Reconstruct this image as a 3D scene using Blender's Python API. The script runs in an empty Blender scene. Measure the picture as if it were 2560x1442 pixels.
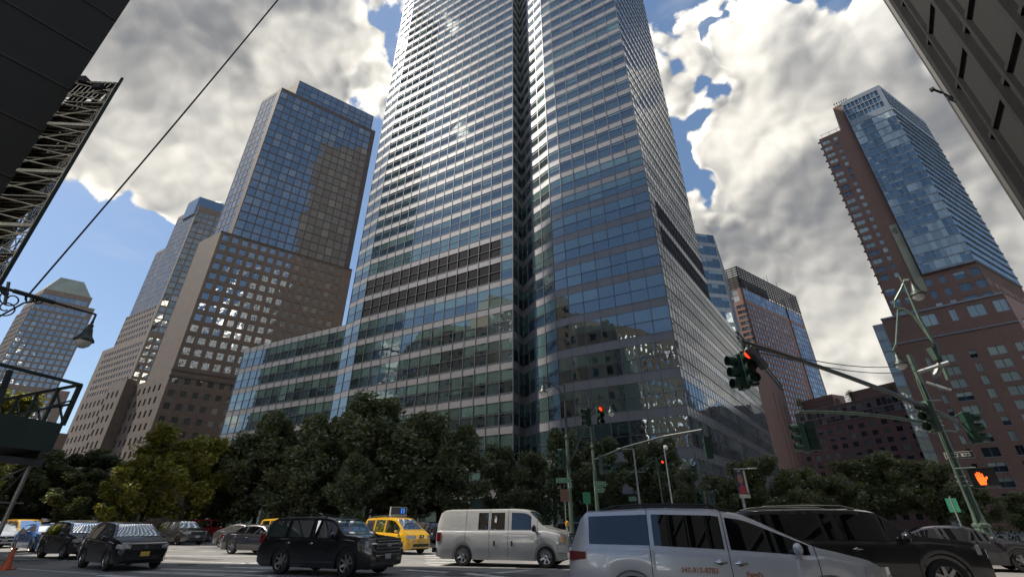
import bpy, bmesh, math, random
from mathutils import Vector, Matrix
random.seed(7)
R = math.radians
S = bpy.context.scene
COL = S.collection

# ------------------------------------------------------------------ camera
F, CX, CY, TILT, EYE = 1130.0, 1280.0, 721.0, R(27.5), 1.5
cam = bpy.data.cameras.new('camera'); camo = bpy.data.objects.new('camera', cam); COL.objects.link(camo)
cam.sensor_width = 36.0; cam.lens = 36.0 * F / 2560.0; cam.clip_start = 0.1; cam.clip_end = 9000
camo.location = (0, 0, EYE); camo.rotation_euler = (R(90) + TILT, 0, 0)
S.camera = camo

SUN_AZ, SUN_EL = R(-80), R(54)
SUN = Vector((math.sin(SUN_AZ) * math.cos(SUN_EL), math.cos(SUN_AZ) * math.cos(SUN_EL), math.sin(SUN_EL)))

def ray(px, py):
    a = (px - CX) / F; b = (CY - py) / F
    return Vector((a, math.cos(TILT) - b * math.sin(TILT), math.sin(TILT) + b * math.cos(TILT)))
def P(px, py, D):
    r = ray(px, py); t = D / math.hypot(r.x, r.y); return Vector((r.x * t, r.y * t, EYE + r.z * t))
def G(px, py):
    r = ray(px, py); t = -EYE / r.z; return Vector((r.x * t, r.y * t, 0))
def AZ(az, D): return Vector((math.sin(R(az)) * D, math.cos(R(az)) * D))
def azdir(az): return Vector((math.sin(R(az)), math.cos(R(az))))

# ------------------------------------------------------------------ node helpers
class NT:
    def __init__(s, nt): s.nt = nt; s.n = nt.nodes; s.l = nt.links
    def put(s, socket, v):
        if v is None: return
        if hasattr(v, 'is_linked'): s.l.new(v, socket)
        else:
            try: socket.default_value = v
            except Exception:
                if isinstance(v, (tuple, list)) and len(v) == 3: socket.default_value = (*v, 1)
                else: raise
    def node(s, t, **kw):
        nd = s.n.new(t)
        for k, v in kw.items():
            if k.startswith('i_'): s.put(nd.inputs[k[2:].replace('_', ' ')], v)
            elif isinstance(v, str) or not hasattr(nd, k) or True: setattr(nd, k, v)
        return nd
    def math(s, op, a, b=None, c=None, clamp=False):
        nd = s.n.new('ShaderNodeMath'); nd.operation = op; nd.use_clamp = clamp
        s.put(nd.inputs[0], a); s.put(nd.inputs[1], b); s.put(nd.inputs[2], c); return nd.outputs[0]
    def vmath(s, op, a, b=None):
        nd = s.n.new('ShaderNodeVectorMath'); nd.operation = op
        s.put(nd.inputs[0], a); s.put(nd.inputs[1], b)
        return nd.outputs['Value'] if op in ('DOT_PRODUCT', 'LENGTH') else nd.outputs[0]
    def mix(s, f, a, b, blend='MIX'):
        nd = s.n.new('ShaderNodeMix'); nd.data_type = 'RGBA'; nd.blend_type = blend; nd.clamp_factor = True
        s.put(nd.inputs[0], f); s.put(nd.inputs[6], a); s.put(nd.inputs[7], b); return nd.outputs[2]
    def ramp(s, v, a, b, lo=0.0, hi=1.0, smooth=True):
        nd = s.n.new('ShaderNodeMapRange'); nd.interpolation_type = 'SMOOTHSTEP' if smooth else 'LINEAR'; nd.clamp = True
        s.put(nd.inputs[0], v); s.put(nd.inputs[1], a); s.put(nd.inputs[2], b); s.put(nd.inputs[3], lo); s.put(nd.inputs[4], hi)
        return nd.outputs[0]
    def noise(s, vec, scale, detail=4, rough=0.55, dist=0.0):
        nd = s.n.new('ShaderNodeTexNoise'); nd.inputs['Scale'].default_value = scale
        nd.inputs['Detail'].default_value = detail; nd.inputs['Roughness'].default_value = rough
        nd.inputs['Distortion'].default_value = dist
        s.put(nd.inputs['Vector'], vec); return nd.outputs['Fac']

# ------------------------------------------------------------------ world: Nishita sky plus cumulus
W = bpy.data.worlds.new('World'); S.world = W; W.use_nodes = True
w = NT(W.node_tree); w.n.clear()
SKY_STRENGTH = 0.088
sky = w.n.new('ShaderNodeTexSky'); sky.sky_type = 'NISHITA'; sky.sun_disc = False
sky.sun_elevation = SUN_EL; sky.sun_rotation = SUN_AZ; sky.air_density = 1.0; sky.dust_density = 0.7; sky.ozone_density = 1.6
tc = w.n.new('ShaderNodeTexCoord'); d = tc.outputs['Generated']
dn = w.vmath('NORMALIZE', d)
warp = w.noise(dn, 5.0, 3)
wv = w.vmath('ADD', dn, w.vmath('SCALE', w.vmath('SUBTRACT', w.node('ShaderNodeTexNoise', i_Scale=6.0, i_Vector=dn, i_Detail=3.0).outputs['Color'], (0.5, 0.5, 0.5)), None))
wv.node.inputs[1].links[0].from_node.inputs['Scale'].default_value = 0.07
fb = w.noise(wv, 3.6, 6, 0.56)
def puff(vec, scale=7.0):
    v = w.n.new('ShaderNodeTexVoronoi'); v.feature = 'F1'; v.inputs['Scale'].default_value = scale; v.inputs['Detail'].default_value = 2.0
    v.inputs['Roughness'].default_value = 0.5; v.inputs['Lacunarity'].default_value = 2.3
    w.put(v.inputs['Vector'], vec); return w.math('SUBTRACT', 1.0, v.outputs['Distance'])
billow = puff(wv)
SD = SUN.normalized()
fbl = w.noise(wv, 3.6, 2, 0.5); fbs = w.noise(w.vmath('ADD', wv, tuple(SD * 0.06)), 3.6, 2, 0.5)
bl_ = billow; billows = puff(w.vmath('ADD', wv, tuple(SD * 0.016)))
# cumulus banks: (pixel x, pixel y of the bank seen from here, angular radius in degrees, weight)
BANKS = [(330, 130, 18, .42), (520, 320, 11, .40), (600, 180, 10, .2), (250, 400, 7, .34), (560, 430, 7, .34), (400, 440, 6, .30), (780, 110, 8, .26), (880, 225, 5, .34), (700, 20, 9, .34), (420, 60, 14, .16), (930, 30, 6, .16),
         (1700, 40, 8, .34), (1690, 270, 4, .34), (1960, 330, 8, .36), (1880, 560, 10, .46), (2180, 120, 11, .46), (2400, 300, 12, .44), (2100, 230, 9, .34), (1780, 120, 7, .2), (1860, 300, 5, .16), (1760, 560, 6, .26), (2300, 60, 10, .3),
         (2000, 790, 8, .42), (2180, 860, 9, .46), (2560, 600, 10, .36), (2450, 480, 9, .36), (2300, 560, 8, .3), (2080, 560, 10, .40), (1820, 650, 6, .30), (2330, 700, 8, .3),
         (90, 600, 7, -.30), (230, 560, 4, -.3), (330, 650, 8, -.40), (120, 830, 12, -.45), (420, 520, 3, -.20),
         (1725, 400, 4.5, -.40), (1950, 95, 3.5, -.16), (1830, 160, 3, -.16), (960, 90, 3, -.12), (1760, 200, 2.4, -.2), (1620, 420, 3, -.3)]
mask = None
for bx_, by_, rad, wt in BANKS:
    v = ray(bx_, by_).normalized()
    dt = w.vmath('DOT_PRODUCT', wv, tuple(v))
    m_ = w.ramp(dt, math.cos(R(rad * 1.5)), math.cos(R(rad * 0.3)), 0.0, wt)
    mask = m_ if mask is None else w.math('ADD', mask, m_)
sep = w.n.new('ShaderNodeSeparateXYZ'); w.l.new(dn, sep.inputs[0])
back = w.ramp(sep.outputs['Y'], 0.35, -0.2, 0.0, 0.30)          # more cover behind the camera
clearw = w.ramp(w.vmath('DOT_PRODUCT', dn, tuple(Vector((math.sin(R(-124)) * .7, math.cos(R(-124)) * .7, .72)).normalized())), .70, .93, 0.0, -0.42)   # blue gap above the left shoulder
clearw = w.math('ADD', clearw, w.ramp(w.vmath('DOT_PRODUCT', dn, tuple(Vector((math.sin(R(78)) * .83, math.cos(R(78)) * .83, .56)).normalized())), .88, .97, 0.0, -0.55))
clearw = w.math('ADD', clearw, w.ramp(w.vmath('DOT_PRODUCT', dn, tuple(Vector((math.sin(R(140)) * .74, math.cos(R(140)) * .64, .76)).normalized())), .87, .96, 0.0, -0.62))
dens = w.math('ADD', w.math('ADD', w.math('MULTIPLY', w.math('SUBTRACT', fb, 0.5), 1.5), w.math('MULTIPLY', w.math('SUBTRACT', billow, 0.46), 0.75)), w.math('ADD', w.math('ADD', mask, back), clearw))
cover = w.ramp(w.math('ADD', dens, w.math('MULTIPLY', w.math('SUBTRACT', w.noise(wv, 22.0, 5, 0.62), 0.5), 0.55)), 0.05, 0.19)
wisp = w.ramp(w.noise(w.vmath('MULTIPLY', dn, (1.5, 1.5, 6.0)), 2.4, 6, 0.6), 0.50, 0.85, 0.0, 0.40)
densl = w.math('ADD', w.math('ADD', w.math('MULTIPLY', w.math('SUBTRACT', fbl, 0.5), 1.5), w.math('MULTIPLY', w.math('SUBTRACT', bl_, 0.46), 0.35)), w.math('ADD', w.math('ADD', mask, back), clearw))
thick = w.ramp(w.math('ADD', w.math('MULTIPLY', densl, 0.75), w.math('MULTIPLY', dens, 0.25)), 0.10, 0.72)
lit = w.math('ADD', w.math('MULTIPLY', w.math('SUBTRACT', fbl, fbs), 1.6), w.math('MULTIPLY', w.math('SUBTRACT', bl_, billows), 3.4))
lit = w.math('MULTIPLY', lit, w.math('SUBTRACT', 1.0, w.math('MULTIPLY', thick, 0.78)))
bigt = w.math('MULTIPLY', w.math('SUBTRACT', w.noise(dn, 2.9, 5, 0.55), 0.5), 1.35)
tone = w.math('ADD', w.math('ADD', w.ramp(thick, 0.0, 1.0, 0.74, 0.30), lit), bigt)
for bx_, by_, rad, wt in [(1830, 400, 7, .30), (2010, 190, 7, .26), (1700, 60, 8, .22), (860, 170, 6, .30), (400, 400, 9, .22), (2080, 850, 9, .30), (1880, 640, 7, -.10), (2330, 420, 9, -.10), (450, 190, 11, -.12), (700, 60, 7, -.10), (2050, 640, 7, -.06)]:
    tone = w.math('ADD', tone, w.ramp(w.vmath('DOT_PRODUCT', wv, tuple(ray(bx_, by_).normalized())), math.cos(R(rad * 1.6)), math.cos(R(rad * 0.2)), 0.0, wt))
tone = w.ramp(tone, -0.22, 1.22)
tone = w.math('SMOOTH_MIN', tone, 0.95, 0.2)
K = 1.0 / SKY_STRENGTH
ccol0 = w.mix(tone, tuple(c * K for c in (0.155, 0.160, 0.172)), tuple(c * K for c in (0.84, 0.80, 0.71)))
cloud_fill = w.ramp(w.vmath('DOT_PRODUCT', dn, (0.10, -0.70, 0.70)), 0.1, 0.95, 1.0, 5.4)      # added fill: unseen clouds behind and overhead brightened to lift the shade
ccol = w.vmath('SCALE', ccol0, None); w.l.new(cloud_fill, ccol.node.inputs['Scale'])
skyc = w.mix(0.22, sky.outputs['Color'], tuple(c * K for c in (0.16, 0.30, 0.52)))
c1 = w.mix(wisp, skyc, tuple(c * K for c in (0.48, 0.50, 0.53)))
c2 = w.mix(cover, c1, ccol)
low = w.ramp(sep.outputs['Z'], 0.02, -0.02)
c3 = w.mix(low, c2, tuple(c * K for c in (0.08, 0.08, 0.08)))
bg = w.n.new('ShaderNodeBackground'); w.l.new(c3, bg.inputs['Color']); bg.inputs['Strength'].default_value = SKY_STRENGTH
out = w.n.new('ShaderNodeOutputWorld'); w.l.new(bg.outputs[0], out.inputs[0])

sl = bpy.data.lights.new('sun', 'SUN'); sl.energy = 4.5; sl.angle = R(0.55); sl.color = (1.0, 0.93, 0.82)
so = bpy.data.objects.new('sun', sl); so.rotation_euler = SUN.to_track_quat('Z', 'Y').to_euler(); COL.objects.link(so); so.location = (-200, 0, 300)
S.view_settings.view_transform = 'Standard'; S.view_settings.look = 'None'; S.view_settings.gamma = 1.0; S.view_settings.exposure = 0.60

# ------------------------------------------------------------------ tagging and mesh helpers
def tag(o, label=None, cat=None, group=None, kind=None):
    if label: o['label'] = label
    if cat: o['category'] = cat
    if group: o['group'] = group
    if kind: o['kind'] = kind
    return o
def empty(name, loc=(0, 0, 0), rz=0.0, label=None, cat=None, group=None, kind=None):
    o = bpy.data.objects.new(name, None); COL.objects.link(o); o.location = loc; o.rotation_euler = (0, 0, rz)
    o.empty_display_size = 0.3
    return tag(o, label, cat, group, kind)

class MB:
    """collects faces; every face may carry a material slot, a random colour and uvs"""
    def __init__(s): s.v = []; s.f = []; s.m = []; s.c = []; s.u = []
    def face(s, pts, m=0, c=(0, 0, 0), uv=None):
        i = len(s.v); s.v.extend([tuple(p) for p in pts]); s.f.append(tuple(range(i, i + len(pts)))); s.m.append(m); s.c.append(c)
        s.u.append(uv or [(0, 0)] * len(pts))
    def box(s, c, h, ax=None, m=0, col=(0, 0, 0), skip=()):
        """centre, half sizes, optional axes"""
        c = Vector(c); X, Y, Z = ax or (Vector((1, 0, 0)), Vector((0, 1, 0)), Vector((0, 0, 1)))
        X = X * h[0]; Y = Y * h[1]; Z = Z * h[2]
        p = lambda a, b, d_: c + X * a + Y * b + Z * d_
        q = {'+x': [(1, -1, -1), (1, 1, -1), (1, 1, 1), (1, -1, 1)], '-x': [(-1, 1, -1), (-1, -1, -1), (-1, -1, 1), (-1, 1, 1)],
             '+y': [(1, 1, -1), (-1, 1, -1), (-1, 1, 1), (1, 1, 1)], '-y': [(-1, -1, -1), (1, -1, -1), (1, -1, 1), (-1, -1, 1)],
             '+z': [(-1, -1, 1), (1, -1, 1), (1, 1, 1), (-1, 1, 1)], '-z': [(-1, 1, -1), (1, 1, -1), (1, -1, -1), (-1, -1, -1)]}
        for k, q4 in q.items():
            if k not in skip: s.face([p(*t) for t in q4], m, col)
    def bar(s, a, b, r, n=6, r2=None, m=0, caps=True):
        a = Vector(a); b = Vector(b); dd = (b - a)
        if dd.length < 1e-6: return
        dd.normalize(); up = Vector((0, 0, 1)) if abs(dd.z) < .9 else Vector((1, 0, 0))
        X = dd.cross(up).normalized(); Y = dd.cross(X); r2 = r if r2 is None else r2
        A = [a + (X * math.cos(2 * math.pi * i / n) + Y * math.sin(2 * math.pi * i / n)) * r for i in range(n)]
        B = [b + (X * math.cos(2 * math.pi * i / n) + Y * math.sin(2 * math.pi * i / n)) * r2 for i in range(n)]
        for i in range(n):
            j = (i + 1) % n; s.face([A[j], A[i], B[i], B[j]], m)
        if caps: s.face(A, m); s.face(B[::-1], m)
    def beam(s, a, b, w_, h_, m=0):
        a = Vector(a); b = Vector(b); L = (b - a).length; d_ = (b - a).normalized()
        up = Vector((0, 0, 1)) if abs(d_.z) < .95 else Vector((1, 0, 0))
        Y = up.cross(d_).normalized(); Z = d_.cross(Y)
        s.box((a + b) / 2, (L / 2, w_ / 2, h_ / 2), (d_, Y, Z), m)
    def path(s, pts, r, n=6, m=0, r2=None):
        for i in range(len(pts) - 1):
            ra = r if r2 is None else r + (r2 - r) * i / (len(pts) - 1); rb = r if r2 is None else r + (r2 - r) * (i + 1) / (len(pts) - 1)
            s.bar(pts[i], pts[i + 1], ra, n, rb, m)
    def lathe(s, prof, c=(0, 0, 0), n=16, ax=None, m=0):
        """profile [(r, h)] turned round the axis ax[2]"""
        c = Vector(c); X, Y, Z = ax or (Vector((1, 0, 0)), Vector((0, 1, 0)), Vector((0, 0, 1)))
        rings = [[c + (X * math.cos(2 * math.pi * i / n) + Y * math.sin(2 * math.pi * i / n)) * r + Z * h for i in range(n)] for r, h in prof]
        for k in range(len(rings) - 1):
            for i in range(n):
                j = (i + 1) % n; s.face([rings[k][i], rings[k][j], rings[k + 1][j], rings[k + 1][i]], m)
    def ball(s, c, r, n=10, sc=(1, 1, 1), m=0):
        c = Vector(c); k = n // 2
        def q(i, j):
            a = 2 * math.pi * i / n; b = math.pi * j / k - math.pi / 2
            return c + Vector((math.cos(a) * math.cos(b) * r * sc[0], math.sin(a) * math.cos(b) * r * sc[1], math.sin(b) * r * sc[2]))
        for i in range(n):
            for j in range(k): s.face([q(i, j), q(i + 1, j), q(i + 1, j + 1), q(i, j + 1)], m)
    def build(s, name, mats, parent=None, smooth=None, weld=False):
        me = bpy.data.meshes.new(name); me.from_pydata(s.v, [], s.f)
        if not isinstance(mats, (list, tuple)): mats = [mats]
        for m_ in mats: me.materials.append(m_)
        me.polygons.foreach_set('material_index', s.m)
        at = me.attributes.new('rnd', 'FLOAT_COLOR', 'FACE')
        at.data.foreach_set('color', [x for c in s.c for x in (c[0], c[1], c[2], 1.0)])
        uvl = me.uv_layers.new(name='UVMap'); uvl.data.foreach_set('uv', [x for u in s.u for p_ in u for x in p_])
        if weld or smooth is not None:
            bm = bmesh.new(); bm.from_mesh(me); bmesh.ops.remove_doubles(bm, verts=bm.verts, dist=0.0004)
            if weld == 'fix': bmesh.ops.recalc_face_normals(bm, faces=bm.faces)
            bm.to_mesh(me); bm.free()
        if smooth is not None:
            me.shade_smooth()
            if smooth: me.set_sharp_from_angle(angle=R(smooth))
        me.update()
        o = bpy.data.objects.new(name, me); COL.objects.link(o)
        if parent: o.parent = parent
        return o

def split_build(mb, name, m, parent, per=6):
    for i in range(0, len(mb.f), per):
        b = MB()
        for k in range(i, min(i + per, len(mb.f))): b.face([mb.v[j] for j in mb.f[k]], mb.m[k])
        b.build(name, m, parent)
def children(o): return [c for c in bpy.data.objects if c.parent == o]
def copy_tree(o, parent=None, kids=None):
    kids = kids if kids is not None else {}
    if not kids:
        for c in bpy.data.objects:
            if c.parent: kids.setdefault(c.parent.name, []).append(c)
        kids['_'] = []
    c = o.copy(); COL.objects.link(c); c.parent = parent
    for ch in kids.get(o.name, []): copy_tree(ch, c, kids)
    return c

# ------------------------------------------------------------------ materials
def mat(name):
    m = bpy.data.materials.new(name); m.use_nodes = True; t = NT(m.node_tree); t.n.clear()
    o = t.n.new('ShaderNodeOutputMaterial'); return m, t, o
def pbr(name, col, rough=0.6, metal=0.0, var=0.12, scale=3.0, bump=0.0, bscale=20.0, coat=0.0, spec=0.5, emit=None, estr=0.0, dirt=0.0):
    m, t, o = mat(name); b = t.n.new('ShaderNodeBsdfPrincipled'); t.l.new(b.outputs[0], o.inputs[0])
    tcn = t.n.new('ShaderNodeTexCoord').outputs['Object']
    n = t.noise(tcn, scale, 5, 0.6)
    c = t.mix(t.ramp(n, 0.3, 0.7), tuple(x * (1 - var) for x in col), tuple(min(1, x * (1 + var)) for x in col))
    if dirt: c = t.mix(t.ramp(t.noise(tcn, scale * 0.3, 6, 0.7), 0.45, 0.75, 0, dirt), c, tuple(x * 0.45 for x in col))
    t.l.new(c, b.inputs['Base Color']); b.inputs['Roughness'].default_value = rough; b.inputs['Metallic'].default_value = metal
    b.inputs['Coat Weight'].default_value = coat; b.inputs['Coat Roughness'].default_value = 0.04; b.inputs['Specular IOR Level'].default_value = spec
    if emit: b.inputs['Emission Color'].default_value = (*emit, 1); b.inputs['Emission Strength'].default_value = estr
    if bump:
        bn = t.n.new('ShaderNodeBump'); bn.inputs['Strength'].default_value = bump; bn.inputs['Distance'].default_value = 0.02
        t.l.new(t.noise(tcn, bscale, 5, 0.6), bn.inputs['Height']); t.l.new(bn.outputs[0], b.inputs['Normal'])
    return m
def glass(name, dark, blind, ior=2.0, tint=(1, 1, 1), wob=0.0, wscale=0.35, band=True, rough=0.01, mull=0.0, mullcol=(.3, .3, .3)):
    """coated window glass over a dim room; rnd.r = how far the blind is down, rnd.g = tone, uv.y runs up one window"""
    m, t, o = mat(name)
    at = t.n.new('ShaderNodeAttribute'); at.attribute_name = 'rnd'
    sp = t.n.new('ShaderNodeSeparateColor'); t.l.new(at.outputs['Color'], sp.inputs[0])
    uv = t.n.new('ShaderNodeUVMap'); us = t.n.new('ShaderNodeSeparateXYZ'); t.l.new(uv.outputs[0], us.inputs[0])
    edge = t.math('SUBTRACT', 1.0, sp.outputs[0])
    down = t.math('GREATER_THAN', us.outputs['Y'], edge)
    base = t.mix(sp.outputs[1], tuple(x * .45 for x in dark), tuple(x * 1.9 for x in dark))
    bl = t.mix(sp.outputs[2], tuple(x * .55 for x in blind), tuple(x * 1.35 for x in blind))
    c = t.mix(down, base, bl)
    if mull:
        fr = t.math('LESS_THAN', t.math('ABSOLUTE', t.math('SUBTRACT', us.outputs['X'], 0.5)), mull)
        c = t.mix(fr, c, mullcol)
    df = t.n.new('ShaderNodeBsdfDiffuse'); t.l.new(c, df.inputs[0])
    gl = t.n.new('ShaderNodeBsdfGlossy'); gl.inputs['Color'].default_value = (*tint, 1); gl.inputs['Roughness'].default_value = rough
    fz = t.n.new('ShaderNodeFresnel'); fz.inputs['IOR'].default_value = ior
    if wob:
        tcn = t.n.new('ShaderNodeTexCoord').outputs['Object']
        bn = t.n.new('ShaderNodeBump'); bn.inputs['Strength'].default_value = 1.0; bn.inputs['Distance'].default_value = wob
        t.l.new(t.noise(tcn, wscale, 2, 0.5), bn.inputs['Height']); t.l.new(bn.outputs[0], gl.inputs['Normal'])
    mx = t.n.new('ShaderNodeMixShader'); t.l.new(fz.outputs[0], mx.inputs[0]); t.l.new(df.outputs[0], mx.inputs[1]); t.l.new(gl.outputs[0], mx.inputs[2])
    t.l.new(mx.outputs[0], o.inputs[0]); return m
def stone(name, col, bw=1.2, bh=0.6, mortar=0.75, rough=0.8, var=0.10, metal=0.0, fine=True):
    """cladding blocks or brick laid in world metres (uv holds metres)"""
    m, t, o = mat(name); b = t.n.new('ShaderNodeBsdfPrincipled'); t.l.new(b.outputs[0], o.inputs[0])
    uv = t.n.new('ShaderNodeUVMap').outputs[0]
    br = t.n.new('ShaderNodeTexBrick'); t.l.new(uv, br.inputs['Vector']); br.inputs['Scale'].default_value = 1.0
    br.inputs['Brick Width'].default_value = bw; br.inputs['Row Height'].default_value = bh; br.inputs['Mortar Size'].default_value = 0.012 if bw > .5 else 0.008
    br.inputs['Color1'].default_value = (*[x * (1 - var) for x in col], 1); br.inputs['Color2'].default_value = (*[x * (1 + var) for x in col], 1)
    br.inputs['Mortar'].default_value = (*[x * mortar for x in col], 1)
    n = t.noise(uv, 0.25, 6, 0.65)
    c = t.mix(t.ramp(n, 0.3, 0.75, 0, .45), br.outputs['Color'], tuple(x * 0.7 for x in col))
    t.l.new(c, b.inputs['Base Color']); b.inputs['Roughness'].default_value = rough; b.inputs['Metallic'].default_value = metal
    return m

M = {}
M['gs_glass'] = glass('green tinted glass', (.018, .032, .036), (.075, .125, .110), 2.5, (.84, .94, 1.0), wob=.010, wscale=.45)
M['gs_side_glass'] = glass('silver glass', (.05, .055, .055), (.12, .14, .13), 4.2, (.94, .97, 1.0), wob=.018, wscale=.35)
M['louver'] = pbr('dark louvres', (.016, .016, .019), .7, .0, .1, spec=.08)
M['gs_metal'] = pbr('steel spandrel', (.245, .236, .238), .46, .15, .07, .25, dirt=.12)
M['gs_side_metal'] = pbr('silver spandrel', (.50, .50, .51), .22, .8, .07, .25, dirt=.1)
M['gs_frame'] = pbr('steel mullion', (.17, .17, .185), .45, .4, .05)
M['granite'] = stone('brown granite', (.150, .118, .098), 1.5, .75)
M['granite_dark'] = stone('grey brown granite', (.105, .092, .085), 1.5, .75)
M['wfc_glass'] = glass('mirror glass', (.03, .035, .04), (.10, .11, .10), 3.4, (.90, .96, 1.0), wob=.03, wscale=.42)
M['wfc_glass_gold'] = glass('warm mirror glass', (.06, .055, .04), (.12, .11, .08), 3.4, (1.0, .93, .78), wob=.03, wscale=.30)
M['upper_granite'] = stone('thin bronze grid', (.085, .075, .078), 1.5, .75)
M['copper'] = pbr('weathered copper roof', (.22, .24, .20), .55, .3, .12, .1)
M['brick'] = stone('red brown brick', (.20, .12, .10), .45, .2, .9)
M['brick2'] = stone('dull red brick', (.34, .205, .175), .45, .2, .9)
M['brown_panel'] = stone('brown cladding', (.20, .112, .09), 1.6, .8)
M['sill'] = pbr('pale sill', (.30, .29, .28), .7)
M['res_glass'] = glass('apartment glass', (.03, .045, .06), (.30, .36, .34), 1.9, (.88, .95, 1.0), wob=.006, wscale=.5, mull=.03, mullcol=(.12, .12, .12))
M['blue_glass'] = glass('blue curtain wall', (.035, .062, .085), (.30, .36, .37), 2.2, (.82, .93, 1.0), wob=.006, wscale=.5, mull=.015, mullcol=(.10, .12, .13))
M['blue_glass_side'] = glass('pale blue curtain wall', (.05, .085, .13), (.16, .22, .28), 2.8, (.80, .92, 1.0), wob=.006, wscale=.5, mull=.02, mullcol=(.12, .16, .2))
M['grey_metal'] = pbr('grey metal', (.22, .24, .26), .45, .6, .08)
M['dark_metal'] = pbr('dark bronze metal', (.045, .042, .042), .5, .5, .1)
M['concrete'] = pbr('pale concrete', (.34, .33, .31), .85, 0, .12, .6)
M['soot'] = stone('dark sooty masonry', (.011, .010, .009), 1.4, .7, .8)  # shade of the left corner building put into its base colour
M['deep_soot'] = stone('very dark masonry', (.006, .0055, .005), 1.4, .7, .8)  # darker still: colour stands in for shade on a wall the sun reaches
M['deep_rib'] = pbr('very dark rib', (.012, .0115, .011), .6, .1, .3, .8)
M['soot_rib'] = pbr('dark rib', (.018, .017, .016), .6, .1, .2, .8)  # courses darkened along with the shade painted into their wall
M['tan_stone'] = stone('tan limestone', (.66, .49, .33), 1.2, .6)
M['pale_trim'] = pbr('pale corner trim', (.045, .043, .041), .6, .2, .2, .6)
M['asphalt'] = pbr('asphalt', (.175, .170, .162), .85, 0, .16, .35, bump=.25, bscale=30, dirt=.35)
M['pave'] = pbr('pavement concrete', (.26, .25, .23), .85, 0, .12, .7, dirt=.3)
M['ground'] = pbr('city ground', (.12, .12, .115), .9, 0, .2, .05)
M['kerb'] = pbr('granite kerb', (.30, .28, .25), .8, 0, .15, 2)
M['paint'] = pbr('worn road paint', (.50, .49, .46), .7, 0, .25, 2.2, dirt=.45)
M['bark'] = pbr('bark', (.055, .045, .036), .9, 0, .25, 6, bump=.5)
M['shed'] = pbr('green painted plywood', (.012, .030, .024), .65, 0, .2, .7)
M['shed_steel'] = pbr('dark green steel', (.012, .022, .020), .5, .3, .2, 1)
M['shed_pole'] = pbr('galvanised pole', (.17, .165, .155), .5, .5, .2, 2)
M['pipe'] = pbr('scaffold pipe', (.55, .50, .40), .5, .4, .2, 1)
M['plank'] = pbr('scaffold plank', (.075, .060, .042), .8, 0, .35, 1)
M['pole'] = pbr('green painted pole', (.085, .125, .095), .45, .3, .18, 2.5, dirt=.3)
M['pole_dark'] = pbr('dark painted pole', (.035, .045, .04), .45, .3, .2, 2.5)
M['pole_grey'] = pbr('galvanised lamp pole', (.30, .31, .31), .45, .5, .1, 2)
M['signal'] = pbr('signal housing', (.018, .045, .034), .4, .1, .15, 4)
M['signal_front'] = pbr('signal face', (.015, .02, .018), .5, 0, .1, 4)
M['lens_off'] = pbr('unlit lens', (.05, .02, .015), .2)
M['lens_off_g'] = pbr('unlit green lens', (.01, .045, .035), .2)
M['red_on'] = pbr('lit red lens', (.5, .02, .01), .4, emit=(1, .045, .01), estr=1.6)
M['orange_on'] = pbr('lit orange hand', (.5, .1, .02), .4, emit=(1, .13, .015), estr=1.3)
M['lampglass'] = pbr('lamp globe', (.55, .55, .52), .15, 0, .05)
M['black'] = pbr('black paint', (.010, .010, .010), .5)
M['white'] = pbr('white paint', (.62, .62, .60), .5)
M['sign_green'] = pbr('street sign green', (.03, .20, .11), .5, 0, .1, 5)
M['cable'] = pbr('cable', (.012, .012, .016), .6)
M['tyre'] = pbr('tyre rubber', (.013, .013, .013), .8, 0, .3, 9)
M['rim'] = pbr('alloy rim', (.34, .34, .34), .3, .85, .1, 6)
M['rim_dark'] = pbr('dark rim', (.09, .09, .09), .35, .8, .1, 6)
M['carglass'] = glass('car glass', (.012, .014, .015), (.02, .02, .02), 1.75, (.9, .95, 1))
M['chrome'] = pbr('chrome', (.55, .55, .56), .12, 1.0, .05)
M['trim'] = pbr('black plastic trim', (.014, .014, .015), .55)
M['headlight'] = pbr('headlight lens', (.42, .43, .44), .2, .2, .15, 9, coat=1)
M['tail'] = pbr('red tail lens', (.22, .012, .012), .15, 0, .1, 9, coat=1)
M['tail_on'] = pbr('lit tail lamp', (.3, .01, .01), .2, emit=(1, .03, .03), estr=1.2)
M['amber'] = pbr('amber lens', (.5, .2, .03), .2)
M['plate'] = pbr('yellow licence plate', (.55, .38, .06), .5)
M['plate_w'] = pbr('white licence plate', (.45, .45, .43), .5)
M['orange_txt'] = pbr('orange lettering', (.50, .16, .03), .6)
M['cone'] = pbr('orange cone', (.52, .11, .045), .6)
M['seam'] = pbr('panel gap', (.006, .006, .006), .8)
def paint(name, col, metal=.25, rough=.28, var=.03): 
    M[name] = pbr(name, col, rough, metal, var, 1.5, coat=1.0); return M[name]
paint('black car paint', (.010, .0105, .013)); paint('charcoal car paint', (.05, .048, .056), .5); paint('grey car paint', (.12, .115, .12), .6)
paint('silver car paint', (.56, .57, .60), .35, .34); paint('white car paint', (.43, .42, .40), .0, .35); paint('blue car paint', (.03, .15, .48), .4)
paint('cab yellow paint', (.62, .34, .012), .0); paint('red car paint', (.25, .015, .02), .2); paint('cream car paint', (.42, .41, .37), .1)
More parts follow.
